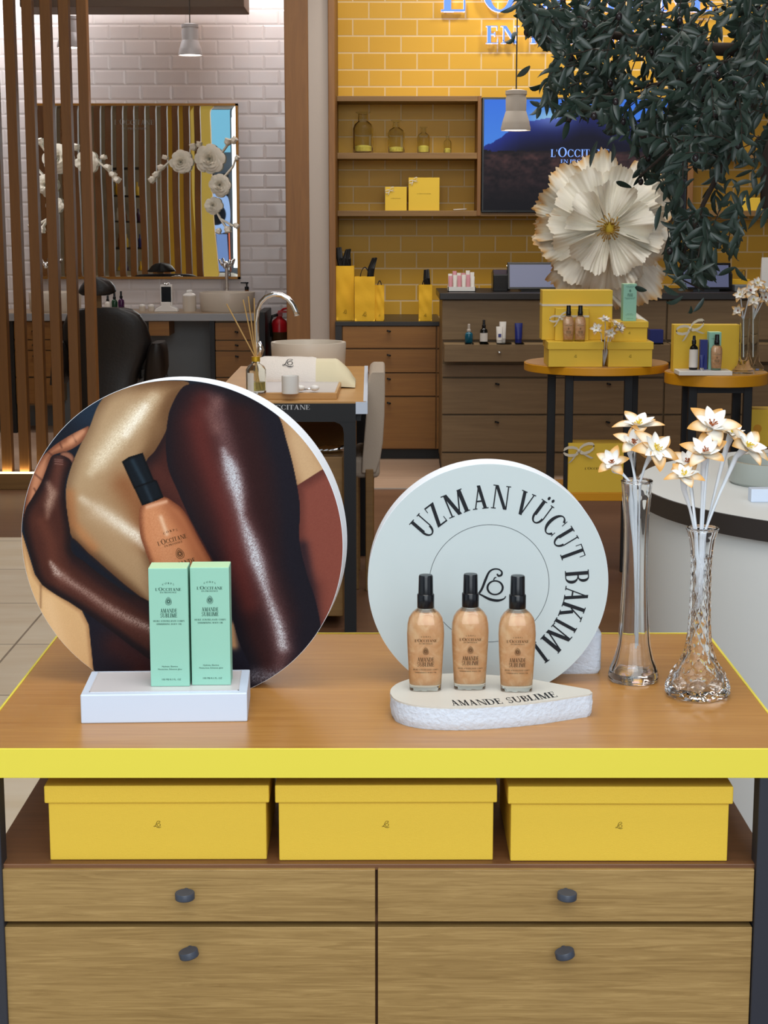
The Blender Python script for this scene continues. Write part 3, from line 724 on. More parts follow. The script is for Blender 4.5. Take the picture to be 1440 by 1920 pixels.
ink('etched_lettering', text2d("L'OCCITANE", 0, 0, 9*kk, 74*kk, big=((2,), 1.2))+text2d('EN PROVENCE', 0, -9*kk, 4*kk, 48*kk), fm, pm('etched_grey', (120, 112, 100), .5), mr)

def rose(mb, c, r, seed, rim=None):
    """a paper rose facing -y: nested cupped petals with rolled, uneven rims"""
    rr = random.Random(seed)
    for ring, (n, ro, cup) in enumerate(((8, 1.0, .15), (7, .82, .30), (6, .62, .45), (5, .42, .60), (4, .24, .75))):
        for i in range(n):
            a0 = 2*PI*(i+.5*(ring % 2))/n+rr.uniform(-.12, .12); hw = PI/n*1.25
            rad = r*ro*rr.uniform(.9, 1.08)
            def fn(u, v, a0=a0, hw=hw, rad=rad, cup=cup):
                a = a0+(u-.5)*2*hw; wv = math.cos((u-.5)*PI)**.5 if abs(u-.5) < .499 else 0
                q = rad*(.18+.82*v*(.78+.22*wv))
                d = -r*cup*(v**.7)*1.5+ (r*.12*v**6)+ r*.03*math.sin(u*9+a0*3)*v
                return (c[0]+q*math.cos(a), c[1]+d-.02*ring*r, c[2]+q*math.sin(a))
            mb.grid(fn, 6, 5)
    return mb
def bud(mb, c, d, s):
    c = Vector(c); d = Vector(d).normalized(); a = d.cross(Vector((0, 1, 0))).normalized(); b = a.cross(d)
    rs = []
    for q, w_ in ((0, .12), (.15, .32), (.45, .5), (.8, .42), (1.0, .5), (1.08, .25)):
        rs.append([c+d*s*q+(a*math.cos(2*PI*i/10)+b*math.sin(2*PI*i/10))*s*w_*(1+.18*math.sin(i*2.1)*(q > .7)) for i in range(10)])
    return mb.rings(rs)
def garland(label, sgn, shift=0):
    def X(px_): return px_ if sgn > 0 else 2*250-px_+shift
    a = P(X(393), 298, YM)
    t = thing('paper_flower_garland', label, 'flower garland', (a.x, YM-.03, a.z))
    for i, (px_, py_, r) in enumerate(((339, 304, 22), (393, 298, 28), (412, 347, 22), (399, 385, 17))):
        p = P(X(px_), py_, YM-.06); build('rose', rose(MB(), (p.x, YM-.04, p.z), r*kk, 5+i), M['cream_paper'], t, smooth=40)
    st = MB()
    def tp(*q): st.tube([(P(X(x), y, YM-.05).x, YM-.035, P(X(x), y, YM-.05).z) for x, y in q], .006, 6)
    tp((285, 334), (300, 318), (320, 300), (345, 300)); tp((393, 298), (412, 290), (432, 262)); tp((412, 340), (436, 312), (442, 296))
    tp((399, 385), (412, 410), (425, 430)); tp((412, 410), (436, 424))
    build('stems', st, M['cream_paper'], t)
    for x, y, dx, dz, s in ((296, 323, -.8, -.6, 11), (306, 311, -.9, -.3, 11), (313, 296, -1, .3, 9), (289, 332, -.8, -.6, 12), (362, 282, -.2, 1, 12), (371, 276, .2, 1, 10), (424, 272, .3, 1, 12), (433, 268, .8, .8, 13),
                           (424, 424, .2, -1, 12), (437, 420, .8, -.5, 11), (410, 428, -.3, -1, 10), (441, 300, .6, .8, 9)):
        p = P(X(x), y, YM-.06); build('bud', bud(MB(), (p.x, YM-.045, p.z), (dx*sgn, -.25, dz), s*kk), M['cream_paper'], t, smooth=40)
    return t
garland('cream paper rose garland on the right side of the gold mirror', 1)
garland('cream paper rose garland on the left side of the gold mirror, behind slats', -1)
# ------------------------------------------------------------------ cabinets below the yellow wall
def knob_tilt(name, c, r, d, mat, parent, ang=.25, tilt=.0):
    """a fat puck-shaped knob standing off a drawer front that faces -y"""
    h = r*.36
    mb = MB().lathe(0, 0, [(.0001, -h), (r*.94, -h), (r, -h*.8), (r, h*.8), (r*.95, h), (.0001, h)], 28, False, False)
    mb.tube([(0, 0, 0), (0, d*1.3, 0)], r*.32, 10)
    Mx = Matrix.Translation(Vector(c)) @ Matrix.Rotation(ang, 4, 'Y')
    mb.v = [tuple(Mx @ Vector(v)) for v in mb.v]
    return build(name, mb, mat, parent, smooth=35)
YC = 9.66
ztc = P(700, 603, YC).z
cb = thing('drawer_cabinet', 'low oak drawer cabinet with dark top under the yellow tiled wall', 'cabinet', ((zx(728, 700, YC)), YC+.3, 0))
X0, X1 = zx(629, 700, YC), zx(827, 700, YC)
def zc(y): return P(730, y, YC).z
build('top_panel', MB().box(X0, YC-.005, zc(611), X1, YW, ztc), M['desk_top'], cb, bevel=.002)
build('carcass', MB().box(X0, YC+.022, zc(843), X1, YW, zc(611)), M['oak_cab'], cb)
build('plinth', MB().box(X0, YC+.05, 0, X1, YW, zc(843)), M['skirt'], cb)
build('end_panel', MB().box(X0, YC, 0, zx(641, 700, YC), YC+.05, zc(611)), M['desk_top'], cb)
for y0, y1, yk in ((612, 652.5, 620.5), (655.5, 698, 665.5), (700.5, 742, 710), (745, 841, 755)):
    d = build('drawer', MB().box(zx(643, 700, YC), YC, zc(y1), zx(817, 700, YC), YC+.02, zc(y0)), M['oak_cab'], cb, bevel=.0015)
    knob_tilt('knob', (zx(729, 700, YC), YC-.02, zc(yk)), .012, .018, M['black_matte'], d)
for y0, y1 in ((612, 652.5), (655.5, 698), (700.5, 742), (745, 841)):
    build('side_strip', MB().box(zx(819.5, 700, YC), YC, zc(y1), zx(827, 700, YC), YC+.02, zc(y0)), M['oak_cab'], cb)

def paper_bag(label, x0, x1, ytop, Y, depth, seed, black=True, handle=True, nx=3):
    A = P(x0, 600, Y).x; B = P(x1, 600, Y).x; h = P(700, ytop, Y).z-ztc; w_ = B-A
    t = thing('paper_bag', label, 'shopping bag', ((A+B)/2, Y+depth/2, ztc), 'yellow paper bags on the drawer cabinet')
    rr = random.Random(seed)
    def wall(fn, nm=None): m_.grid(fn, 8, 14)
    m_ = MB()
    cr = lambda u, v: .0028*math.sin(v*13+seed+u*4)*math.sin(u*5+seed*2)+.001*math.sin(u*9+v*11+seed)
    m_.grid(lambda u, v: (A+w_*u, Y+cr(u, v)*min(1, v*5), ztc+.001+h*v), 8, 14)
    m_.grid(lambda u, v: (A+w_*u, Y+depth-cr(u, v)*min(1, v*5), ztc+.001+h*v), 8, 14)
    g = .25*depth
    m_.grid(lambda u, v: (A+g*(.5-abs(u-.5))*2*v*.7, Y+depth*u, ztc+.001+h*v), 2, 8)
    m_.grid(lambda u, v: (B-g*(.5-abs(u-.5))*2*v*.7, Y+depth*u, ztc+.001+h*v), 2, 8)
    m_.grid(lambda u, v: (A+w_*u, Y+depth*v, ztc+.001), 1, 1)
    build('bag_body', m_, M['yellow_bag'], t, smooth=35)
    if handle:
        hd = MB()
        for y_ in (Y+.004, Y+depth-.004):
            pts = [(A+w_*(.25+.5*i/10), y_, ztc+h-.02+(.02+w_*.45)*math.sin(PI*i/10)**.6) for i in range(11)]
            hd.tube(pts, .0022, 6)
        build('handle', hd, M['black_matte'], t)
    if black:
        bk = MB()
        for i in range(nx):
            xx = A+w_*(.25+.5*(i+.5)/nx) if nx > 1 else A+w_*.72
            an = rr.uniform(-.25, .3); hh = rr.uniform(.085, .115)
            for q in range(3):
                x_ = xx+q*.009-.009; top = (x_+math.sin(an)*hh, Y+depth*.5+q*.01, ztc+h+hh*math.cos(an)*.95)
                bk.tube([(x_, Y+depth*.5+q*.01, ztc+h-.05), ((x_+top[0])/2-.004, Y+depth*.5, ztc+h+hh*.4), top], [.009, .011, .007], 6)
        build('black_tissue', bk, M['black_matte'], t)
    kx_ = w_*.30/130
    ink('monogram', logo2d((-.15 if w_ > .12 else 0)*w_, h*.165, w_*.22), flat(((A+B)/2, Y, ztc)), M['ink_olive'], t, lift=.0045)
    return t
paper_bag('tall yellow paper bag with black tissue, leftmost on the drawer cabinet', 630.5, 664, 499, YC+.10, .10, 1, nx=3)
paper_bag('creased yellow paper bag with black tissue between the tall and the slim bag', 665, 703, 519, YC+.03, .09, 2, nx=1)
paper_bag('slim yellow paper bag with thin black handles and no tissue', 703, 720.5, 535, YC+.05, .07, 3, black=False)
paper_bag('small yellow paper bag standing alone beside the cash desk', 785, 810, 534, YC+.05, .07, 4, nx=1)

# ------------------------------------------------------------------ long cash desk
YD = 9.05
def xd_(v): return P(v, 700, YD).x
def zd(y): return P(1000, y, YD).z
dk = thing('cash_desk', 'long grey-brown oak cash desk with a thick black top', 'counter', (xd_(1130), YD+.35, 0))
XR = 3.2; ztd = zd(549)
build('worktop', MB().box(xd_(823), YD-.02, zd(562), XR, YD+.62, ztd), M['desk_top'], dk, bevel=.004)
build('carcass', MB().box(xd_(830), YD+.022, .05, XR, YD+.60, zd(562)), M['oak_desk'], dk)
build('plinth', MB().box(xd_(830), YD+.03, 0, XR, YD+.5, .052), M['skirt'], dk)
cols_ = [(828.5, 1246), (1249, 1462), (1464, 1700)]
for a_, b_ in cols_:
    build('front_panel', MB().box(xd_(a_), YD, zd(637), xd_(b_), YD+.02, zd(563)), M['oak_desk'], dk, bevel=.0015)
dcols = [(829, 1035.5), (1038, 1244.5), (1247.5, 1462), (1464, 1700)]
for a_, b_ in dcols:
    for y0, y1, yk in ((684, 706.5, 684), (709.5, 776, 719.5), (779, 847, 791), (850, 893, None)):
        d = build('drawer', MB().box(xd_(a_), YD, zd(y1), xd_(b_), YD+.02, zd(y0)), M['oak_desk'], dk, bevel=.0015)
        if yk and a_ < 1300 and y0 > 700: knob_tilt('knob', (xd_((a_+b_)/2), YD-.018, zd(yk)), .012, .018, M['black_matte'], d)
YB = YD-.14
def xb2(v): return P(v, 660, YB).x
def zb2(y): return P(1000, y, YB).z
for a_, b_ in ((833, 1043), (1046, 1257), (1260, 1470)):
    d = build('display_ledge', MB().box(xb2(a_), YB, zb2(678.5), xb2(b_), YD, zb2(645.5)), M['oak_desk'], dk, bevel=.002)
    if a_ < 1000: knob_tilt('knob', (xb2(936), YB-.016, zb2(660)), .011, .016, M['chrome'], d)
zle = zb2(645.5)
struct('trim_3', MB().box(-.2, 8.608, 0, 4.2, 8.618, .006), M['lamp_shell'])

def bottle_prof(t, x, y, z, h, r, body, cap, capname='spray_cap', neck=.42, label=None, seg=24, shoulder=.56):
    """round bottle with shoulder, neck and a two-step cap; label = (z0, z1, material)"""
    b = MB().lathe(x, y, [(r*.92, z), (r, z+h*.03), (r, z+h*(shoulder-.08)), (r*.88, z+h*shoulder), (r*neck, z+h*(shoulder+.07)), (r*neck, z+h*(shoulder+.11))], seg)
    build('bottle_body', b, body, t, smooth=40)
    c = MB().lathe(x, y, [(r*neck*1.2, z+h*(shoulder+.09)), (r*neck*1.2, z+h*(shoulder+.2)), (r*neck*.85, z+h*(shoulder+.22)), (r*neck*.8, z+h*.98), (r*neck*.6, z+h)], seg)
    build(capname, c, cap, t, smooth=40)
    if label: build('paper_label', MB().lathe(x, y, [(r*1.015, z+h*label[0]), (r*1.015, z+h*label[1])], seg, False, False), label[2], t, smooth=True)
def tube_pack(t, x, y, z, h, r, body, cap, label=None):
    """squeeze tube standing on its cap: round below, crimped flat at the top"""
    build('tube_cap', MB().lathe(x, y, [(r*.86, z), (r*.9, z+h*.18)], 20), cap, t, smooth=40)
    rs = []
    for v in (.17, .3, .5, .7, .85, .96, 1.0):
        q = max(0, (v-.17)/.83); a_ = r*(.95+.1*q); b_ = r*(.95-.88*q**1.2)
        rs.append([(x+a_*math.cos(2*PI*i/20), y+b_*math.sin(2*PI*i/20), z+h*v) for i in range(20)])
    build('tube_body', MB().rings(rs), body, t, smooth=40)
    if label: build('printed_mark', MB().add([(x-r*.45, y-r*.93, z+h*.35), (x+r*.45, y-r*.93, z+h*.35), (x+r*.45, y-r*.8, z+h*.55), (x-r*.45, y-r*.8, z+h*.55)], [(0, 1, 2, 3)]), label, t)
kd = P(901, 640, YB+.06).x-P(900, 640, YB+.06).x
def ledge(px_, py_=643): p = P(px_, py_, YB+.06); return p.x
def glass_riser(px0, px1, n):
    tag(build('glass_riser', MB().box(ledge(px0), YB-.012, zle, ledge(px1), YB+.10, zle+.006), M['glass_old'], bevel=.001), f'small clear glass plate under the {n} on the desk ledge', 'glass plate')
zr = zle+.006
for a_, b_, n in ((871, 887, 'teal bottle'), (898, 915, 'dark labelled bottle'), (930, 958, 'white tubes'), (964, 981, 'blue tube'), (1216, 1240, 'blue jar box')): glass_riser(a_, b_, n)
t = thing('spray_bottle', 'small teal spray bottle with grey cap on the desk ledge', 'bottle', (ledge(879), YB+.06, zr)); bottle_prof(t, ledge(879), YB+.06, zr, 34*kd, 7.5*kd, M['teal'], M['lamp_shell'], shoulder=.5)
t = thing('dropper_bottle', 'dark bottle with a white label and black cap on the desk ledge', 'bottle', (ledge(907), YB+.06, zr)); bottle_prof(t, ledge(907), YB+.06, zr, 42*kd, 7.2*kd, M['dark_glass'], M['black_plastic'], label=(.04, .42, M['label_white']))
t = thing('cream_tube', 'shorter white cream tube with a round mark on the desk ledge', 'tube', (ledge(936), YB+.04, zr)); tube_pack(t, ledge(936), YB+.04, zr, 30*kd, 6.2*kd, M['white_matte'], M['label_white'], M['navy'])
t = thing('cream_tube', 'taller white cream tube behind the shorter one on the desk ledge', 'tube', (ledge(943), YB+.085, zr)); tube_pack(t, ledge(943), YB+.085, zr, 38*kd, 6.2*kd, M['white_matte'], M['label_white'])
t = thing('blue_tube', 'deep blue tube standing on the desk ledge', 'tube', (ledge(972), YB+.06, zr)); tube_pack(t, ledge(972), YB+.06, zr, 36*kd, 7*kd, M['navy'], M['navy'])
t = thing('jar_box', 'dark blue carton on the desk ledge right of the large round table display', 'carton', (ledge(1229), YB+.06, zr))
build('carton', MB().box(ledge(1216), YB+.02, zr, ledge(1241), YB+.09, zr+24*kd), M['navy'], t, bevel=.001)

# desk top: tray of hand creams, terminals
YT = YD+.12
def dx(v): return P(v, 545, YT).x
kt = dx(901)-dx(900)
tr = thing('tube_tray', 'white tray holding a crowd of small pink and white tubes on the cash desk', 'tray', (dx(866), YT+.05, ztd))
m_ = MB().box(dx(840), YT, ztd, dx(892), YT+.12, ztd+.004)
m_.box(dx(840), YT, ztd, dx(892), YT+.004, ztd+.026).box(dx(840), YT+.116, ztd, dx(892), YT+.12, ztd+.026).box(dx(840), YT, ztd, dx(840)+.004, YT+.12, ztd+.026).box(dx(892)-.004, YT, ztd, dx(892), YT+.12, ztd+.026)
build('tray', m_, M['ceramic_w'], tr)
rr = random.Random(3)
for j in range(2):
    for i in range(6):
        x_ = dx(845+8.3*i); y_ = YT+.03+.05*j; h_ = (29+rr.uniform(-3, 3)+5*j)*kt
        if i == 5: mt, cp = M['white_matte'], M['label_white']
        else: mt, cp = (M['pink'], M['black_plastic']) if (i+j) % 2 == 0 else (M['white_matte'], M['black_plastic'])
        t = thing('hand_cream_tube', ('pale pink' if mt is M['pink'] else 'white')+' hand cream tube, '+('front' if j == 0 else 'rear')+' row of the desk tray', 'tube', (x_, y_, ztd+.005), 'hand cream tubes in the desk tray'+(' front' if j == 0 else ' rear')+(' pink' if mt is M['pink'] else (' plain' if i == 5 else ' white')))
        if i == 5: t['label'] = 'all-white tube at the right end of the '+('front' if j == 0 else 'rear')+' desk tray row'
        tube_pack(t, x_, y_, ztd+.005, h_, 3.7*kt, mt, cp)
def monitor(name, label, x0, x1, y0, y1, lean=.25, yb=549):
    A, B = dx(x0), dx(x1); za = P(900, yb, YT).z; h = (yb-y0)*kt
    t = thing(name, label, 'monitor', ((A+B)/2, YT+.12, ztd))
    def q(x, y, s): return (x, YT+.02+s+lean*y, ztd+.012+y)
    m_ = MB(); m_.add([q(A, 0, 0), q(B, 0, 0), q(B, h, 0), q(A, h, 0), q(A, 0, .04), q(B, 0, .04), q(B, h, .03), q(A, h, .03)], [(0, 1, 2, 3), (7, 6, 5, 4), (0, 3, 7, 4), (1, 5, 6, 2), (3, 2, 6, 7), (0, 4, 5, 1)])
    build('housing', m_, M['black_plastic'], t, bevel=.003)
    bz = .012
    build('screen', MB().add([q(A+bz, bz, -.001), q(B-bz, bz, -.001), q(B-bz, h-bz, -.001), q(A+bz, h-bz, -.001)], [(0, 1, 2, 3)]), M['screen'], t)
    build('stand', MB().box((A+B)/2-.07, YT+.02, ztd, (A+B)/2+.07, YT+.2, ztd+.012).box((A+B)/2-.03, YT+.08+lean*h*.4, ztd, (A+B)/2+.03, YT+.12+lean*h*.4, ztd+h*.5), M['black_plastic'], t)
    return t
monitor('till_monitor', 'black till monitor with a bluish screen left of the giant paper flower', 952, 1052, 499, 549)
monitor('till_monitor', 'black till monitor with a bluish screen behind the hanging olive leaves', 1279, 1372, 500, 549)
t = thing('receipt_printer', 'black receipt printer beside the left till monitor', 'printer', (dx(940), YT+.1, ztd))
build('housing', MB().prism([(0, 0), (.16, 0), (.16, .10), (.05, .115), (0, .09)], dx(925), dx(953), lambda u, v, w_: (w_, YT+.03+u, ztd+v)), M['black_plastic'], t, bevel=.004)
t = thing('receipt_printer', 'black receipt printer right of the till monitor behind the olive leaves', 'printer', (dx(1365), YT+.2, ztd))
build('housing', MB().prism([(0, 0), (.16, 0), (.16, .10), (.05, .115), (0, .09)], dx(1352), dx(1382), lambda u, v, w_: (w_, YT+.13+u, ztd+v)), M['black_matte'], t, bevel=.004)
p = P(957, 499, YT+.08)
t = thing('customer_light', 'tiny round bright scanner light above the left till monitor', 'scanner light', (p.x, YT+.16, ztd))
build('pole', MB().tube([(p.x, YT+.17, ztd), (p.x, YT+.17, p.z)], .006), M['black_plastic'], t)
build('bulb', MB().ball((p.x, YT+.165, p.z), .014, .014, .009), M['lamp_glow'], t, smooth=True)
tag(build('paper_stand', MB().prism([(0, 0), (.05, 0), (.02, .18), (.012, .18)], dx(1431), dx(1456), lambda u, v, w_: (w_, YT+.05+u, ztd+v)), M['ceramic_w']), 'white upright card stand at the right end of the cash desk', 'stand')
tag(build('document_tray', MB().box(dx(1380), YT+.02, ztd, dx(1411), YT+.12, ztd+.035), M['grey_panel'], bevel=.003), 'low grey-blue tray on the cash desk behind the paper flowers', 'tray')
t = thing('shopping_bag', 'yellow paper bag with wire handle behind the desk at right', 'shopping bag', (dx(1408), YT+.3, ztd))
build('bag_body', MB().box(dx(1385), YT+.3, ztd, dx(1428), YT+.36, ztd+.055), M['yellow_bag'], t)
build('handle', MB().tube([(dx(1412), YT+.3, ztd+.05), (dx(1412), YT+.3, ztd+.10), (dx(1416), YT+.3, ztd+.104), (dx(1418), YT+.3, ztd+.10), (dx(1418), YT+.3, ztd+.05)], .002, 6), M['cable'], t)

# ------------------------------------------------------------------ vanity along the white wall
YV = 10.85
def vx(v, y=600): return P(v, y, YV).x
def vz(y): return P(420, y, YV).z
zv = vz(588)
vn = thing('vanity_unit', 'long washbasin counter with pale edge and oak drawers under the mirror', 'counter', (vx(300), YV+.25, 0))
build('worktop', MB().box(-3.9, YV, vz(602), vx(484), WW-.006, zv), pm('pale_counter_edge', (150, 152, 156), .35), vn, bevel=.003)
build('worktop_surface', MB().box(-3.9, YV+.004, zv, vx(483), WW-.006, zv+.002), pm('counter_wood_top', (150, 126, 98), .3), vn)
build('end_panel', MB().box(vx(484), YV-.03, 0, vx(498), WW-.006, vz(585)), M['metal_black'], vn, bevel=.003)
build('back_panel', MB().box(-3.9, WW-.12, .004, vx(484), WW-.08, vz(602)), M['grey_panel'], vn)
for a_, b_ in ((392, 401), (15, 22)):
    build('leg', MB().box(vx(a_), YV+.03, 0, vx(b_), YV+.1, vz(602)), M['metal_black'], vn)
for a_, b_, rows in ((402, 483, ((606, 638, 623), (640, 658, 648), (660, 708, 669), (710, 760, None))), (23, 98, ((604, 637, 622), (639, 657, 648), (659, 707, 669), (710, 758, None)))):
    build('drawer_carcass', MB().box(vx(a_), YV+.06, vz(762), vx(b_), WW-.13, vz(603)), M['oak_desk'], vn)
    for y0, y1, yk in rows:
        d = build('drawer', MB().box(vx(a_), YV+.04, vz(y1), vx(b_), YV+.06, vz(y0)), M['oak_cab'], vn, bevel=.001)
        if yk: knob_tilt('knob', (vx((a_+b_)/2), YV+.022, vz(yk)), .012, .016, M['black_matte'], d)
build('open_drawer', MB().box(vx(278), YV+.02, vz(630), vx(316), YV+.3, vz(603)), M['oak_cab'], vn, bevel=.001)
zv2 = zv+.002
YI = YV+.22
def ix(v): return P(v, 583, YI).x
ki = ix(301)-ix(300)
def basin(label, x0, x1, h, Y, z, faucet=None, mat=None, wall=.012):
    c = (x0+x1)/2; r = (x1-x0)/2
    t = thing('round_basin', label, 'washbasin', (c, Y, z))
    build('bowl', MB().lathe(c, Y, [(r*.93, z), (r*.97, z+h*.1), (r, z+h*.96), (r*.99, z+h), (r-wall, z+h), (r-wall*1.4, z+h*.8), (r*.8, z+h*.25), (.0001, z+h*.2)], 56, True, False), mat or M['ceramic'], t, smooth=35)
    return t
basin('cream round washbasin on the vanity under the right end of the mirror', ix(374), ix(478), 36*ki, YI+.02, zv2)
basin('cream round washbasin on the vanity behind the oak slats', ix(54), ix(152), 36*ki, YI+.02, zv2)
for px_, nm in ((425, 'tall chrome faucet standing before the right end of the mirror'), (93, 'tall chrome faucet seen between slats at the left end of the mirror')):
    x_ = P(px_, 520, YI+.2).x; zt_ = P(px_, 492, YI+.2).z
    t = thing('faucet', nm, 'faucet', (x_, YI+.2, zv2))
    build('riser', MB().tube([(x_, YI+.2, zv2), (x_, YI+.2, zt_-.02), (x_, YI+.17, zt_), (x_, YI+.10, zt_-.005), (x_, YI+.07, zt_-.03)], [.011, .011, .012, .011, .010], 12), M['chrome'], t, smooth=True)
    for s_ in (-1, 1): build('lever', MB().tube([(x_, YI+.2, zt_-.03), (x_+s_*.03, YI+.19, zt_-.012), (x_+s_*.045, YI+.18, zt_+.02)], [.012, .01, .008], 10), M['chrome'], t, smooth=True)
t = thing('soap_dispenser', 'amber soap bottle with black pump behind the cream basin', 'soap dispenser', (ix(464), YI+.25, zv2))
x_ = P(463, 560, YI+.33).x; y_ = YI+.33
build('bottle_body', MB().lathe(x_, y_, [(.028, zv2), (.03, zv2+.01), (.03, zv2+.10), (.012, zv2+.12), (.012, zv2+.13)], 24), M['amber'], t, smooth=40)
build('pump', MB().lathe(x_, y_, [(.014, zv2+.125), (.014, zv2+.145), (.005, zv2+.147), (.005, zv2+.165), (.012, zv2+.167), (.012, zv2+.175)], 16).box(x_-.04, y_-.005, zv2+.167, x_, y_+.005, zv2+.175), M['black_plastic'], t, smooth=40)
t = thing('ceramic_canister', 'cream ceramic canister with a domed lid on the vanity', 'canister', (ix(355.5), YI, zv2))
build('body', MB().lathe(ix(355.5), YI, [(12*ki, zv2), (12.6*ki, zv2+4*ki), (12.6*ki, zv2+29*ki), (11.5*ki, zv2+29*ki)], 32), M['ceramic'], t, smooth=40)
build('lid', MB().lathe(ix(355.5), YI, [(12.8*ki, zv2+29*ki), (12.4*ki, zv2+31*ki), (9*ki, zv2+33.5*ki), (6*ki, zv2+34.5*ki), (6.2*ki, zv2+38*ki), (4*ki, zv2+40*ki), (.0001, zv2+40.5*ki)], 32), M['ceramic_w'], t, smooth=40)
t = thing('skin_scanner', 'white tabletop skin device with an upright black screen on the vanity', 'device', (ix(313), YI, zv2))
bm_ = [(-22, 0), (22, 0), (20, 5), (9, 11), (9, 18), (-9, 18), (-9, 11), (-20, 5)]
build('base', MB().prism([(a*ki, b*ki) for a, b in bm_], YI-.05, YI+.05, lambda u, v, w_: (ix(313)+u, w_, zv2+v)), M['ceramic_w'], t, bevel=.004)
build('screen_frame', MB().box(ix(302), YI-.02, zv2+11*ki, ix(324), YI+.01, zv2+50*ki), M['ceramic_w'], t, bevel=.004)
build('black_screen', MB().box(ix(304), YI-.024, zv2+15*ki, ix(322), YI-.018, zv2+46*ki), M['black_plastic'], t, bevel=.001)
build('camera_head', MB().ball((ix(313), YI-.005, zv2+51*ki), 7*ki, 6*ki, 3*ki), M['chrome'], t, smooth=True)
for px_, n in ((266, 'left'), (283, 'right')):
    t = thing('small_jar', f'small cream jar with a lid, {n} of the pair beside the white device', 'jar', (ix(px_), YI+.02, zv2), 'small jars on the vanity')
    build('body', MB().lathe(ix(px_), YI+.02, [(5.5*ki, zv2), (6*ki, zv2+2*ki), (6*ki, zv2+9*ki)], 20), M['ceramic'], t, smooth=40)
    build('lid', MB().lathe(ix(px_), YI+.02, [(6.3*ki, zv2+9*ki), (6.3*ki, zv2+11.5*ki), (3*ki, zv2+13*ki), (.0001, zv2+13.5*ki)], 20), M['ceramic_w'], t, smooth=40)
for px_, h_, mt, nm in ((204, 30, M['label_white'], 'clear'), (216.5, 36, M['green_pack'], 'green'), (229, 38, M['purple'], 'purple')):
    t = thing('dropper_bottle', f'{nm} dropper bottle with black cap behind the salon chair', 'bottle', (ix(px_), YI-.03, zv2))
    bottle_prof(t, ix(px_), YI-.03, zv2, h_*ki, 5.8*ki, mt, M['black_plastic'], 'dropper_cap')
# fire extinguisher on the wall beside the vanity
YE = 11.15
ex = lambda v: P(v, 610, YE).x; ez = lambda y: P(520, y, YE).z
t = thing('fire_extinguisher', 'red fire extinguisher hanging between the vanity and the oak column', 'fire extinguisher', (ex(524), YE, ez(640)))
r = (ex(539)-ex(509))/2
build('cylinder', MB().lathe(ex(524), YE, [(r*.8, ez(668)), (r, ez(664)), (r, ez(608)), (r*.85, ez(601)), (r*.4, ez(596)), (r*.3, ez(592))], 28), M['red'], t, smooth=40)
build('valve', MB().box(ex(520), YE-.02, ez(593), ex(530), YE+.02, ez(586)).box(ex(522), YE-.04, ez(586), ex(538), YE, ez(582)).tube([(ex(524), YE, ez(586)), (ex(532), YE-.03, ez(579)), (ex(540), YE-.04, ez(577))], .007), M['red'], t)
build('hose', MB().tube([(ex(520), YE-.02, ez(590)), (ex(512), YE-.05, ez(592)), (ex(508), YE-.06, ez(606)), (ex(510), YE-.05, ez(630))], .010, 10), M['black_matte'], t, smooth=True)
build('label', MB().lathe(ex(524), YE, [(r*1.01, ez(645)), (r*1.01, ez(622))], 28, False, False), M['ink_brown'], t)
build('bracket', MB().box(ex(518), YE+r*.9, ez(660), ex(530), WW, ez(650)).box(ex(518), YE+r*.9, ez(615), ex(530), WW, ez(608)), M['metal_black'], t)

# ------------------------------------------------------------------ black salon chair
YK = 9.9
cx_ = lambda v: P(v, 650, YK).x; cz_ = lambda y: P(200, y, YK).z
ch = thing('salon_chair', 'black leather salon chair with a domed headrest facing the vanity', 'chair', (cx_(203), YK+.2, 0))
def loft(rows, Y0, bulge, seg=28, n=3.2):
    mb = MB(); rs = []
    for y, xl, xr_, d in rows:
        c = (cx_(xl)+cx_(xr_))/2; a_ = (cx_(xr_)-cx_(xl))/2; ring = []
        for i in range(seg):
            t_ = 2*PI*i/seg; co, si = math.cos(t_), math.sin(t_)
            ring.append((c+a_*math.copysign(abs(co)**(2/n), co), Y0+d+bulge*math.copysign(abs(si)**(2/n), si), cz_(y)))
        rs.append(ring)
    return mb.rings(rs)
build('backrest', loft([(577, 165, 235, 0), (580, 145, 250, 0), (590, 128, 264, 0), (610, 119, 276, .01), (640, 118, 284, .02), (665, 124, 276, .03), (700, 133, 258, .03), (740, 137, 250, .02), (790, 140, 246, 0), (830, 146, 240, 0)], YK, .07), M['black_leather'], ch, smooth=40)
build('headrest', loft([(519.5, 184, 192, .0), (521.5, 172, 203, .0), (527, 163, 212, .0), (536, 156, 219, .0), (545, 151.5, 222, .0), (549, 152, 219, .0), (553, 158, 208, 0)], YK-.02, .08, 28, 2.2), M['black_leather'], ch, smooth=50)
build('headrest_post', MB().box(cx_(178), YK-.01, cz_(580), cx_(192), YK+.02, cz_(550)), M['oak_h'], ch)
for xs, nm in (((272, 311), 'armrest'), ((96, 128), 'armrest')):
    rows = [(642, xs[0]+14, xs[1]-6, -.05), (648, xs[0]+8, xs[1]-2, -.05), (662, xs[0]+3, xs[1], -.05), (690, xs[0]-2, xs[1], -.03), (712, xs[0]-6, xs[1]-6, 0), (722, xs[0]-8, xs[1]-14, .02)]
    build('armrest', loft(rows, YK+.1, .14), M['black_leather'], ch, smooth=40)
build('seat', MB().box(cx_(135), YK+.03, .42, cx_(262), YK+.52, .56), M['black_leather'], ch, bevel=.04, seg=4)
build('pedestal', MB().lathe(cx_(200), YK+.25, [(.26, 0), (.26, .02), (.05, .05), (.04, .42)], 32), M['chrome'], ch, smooth=40)
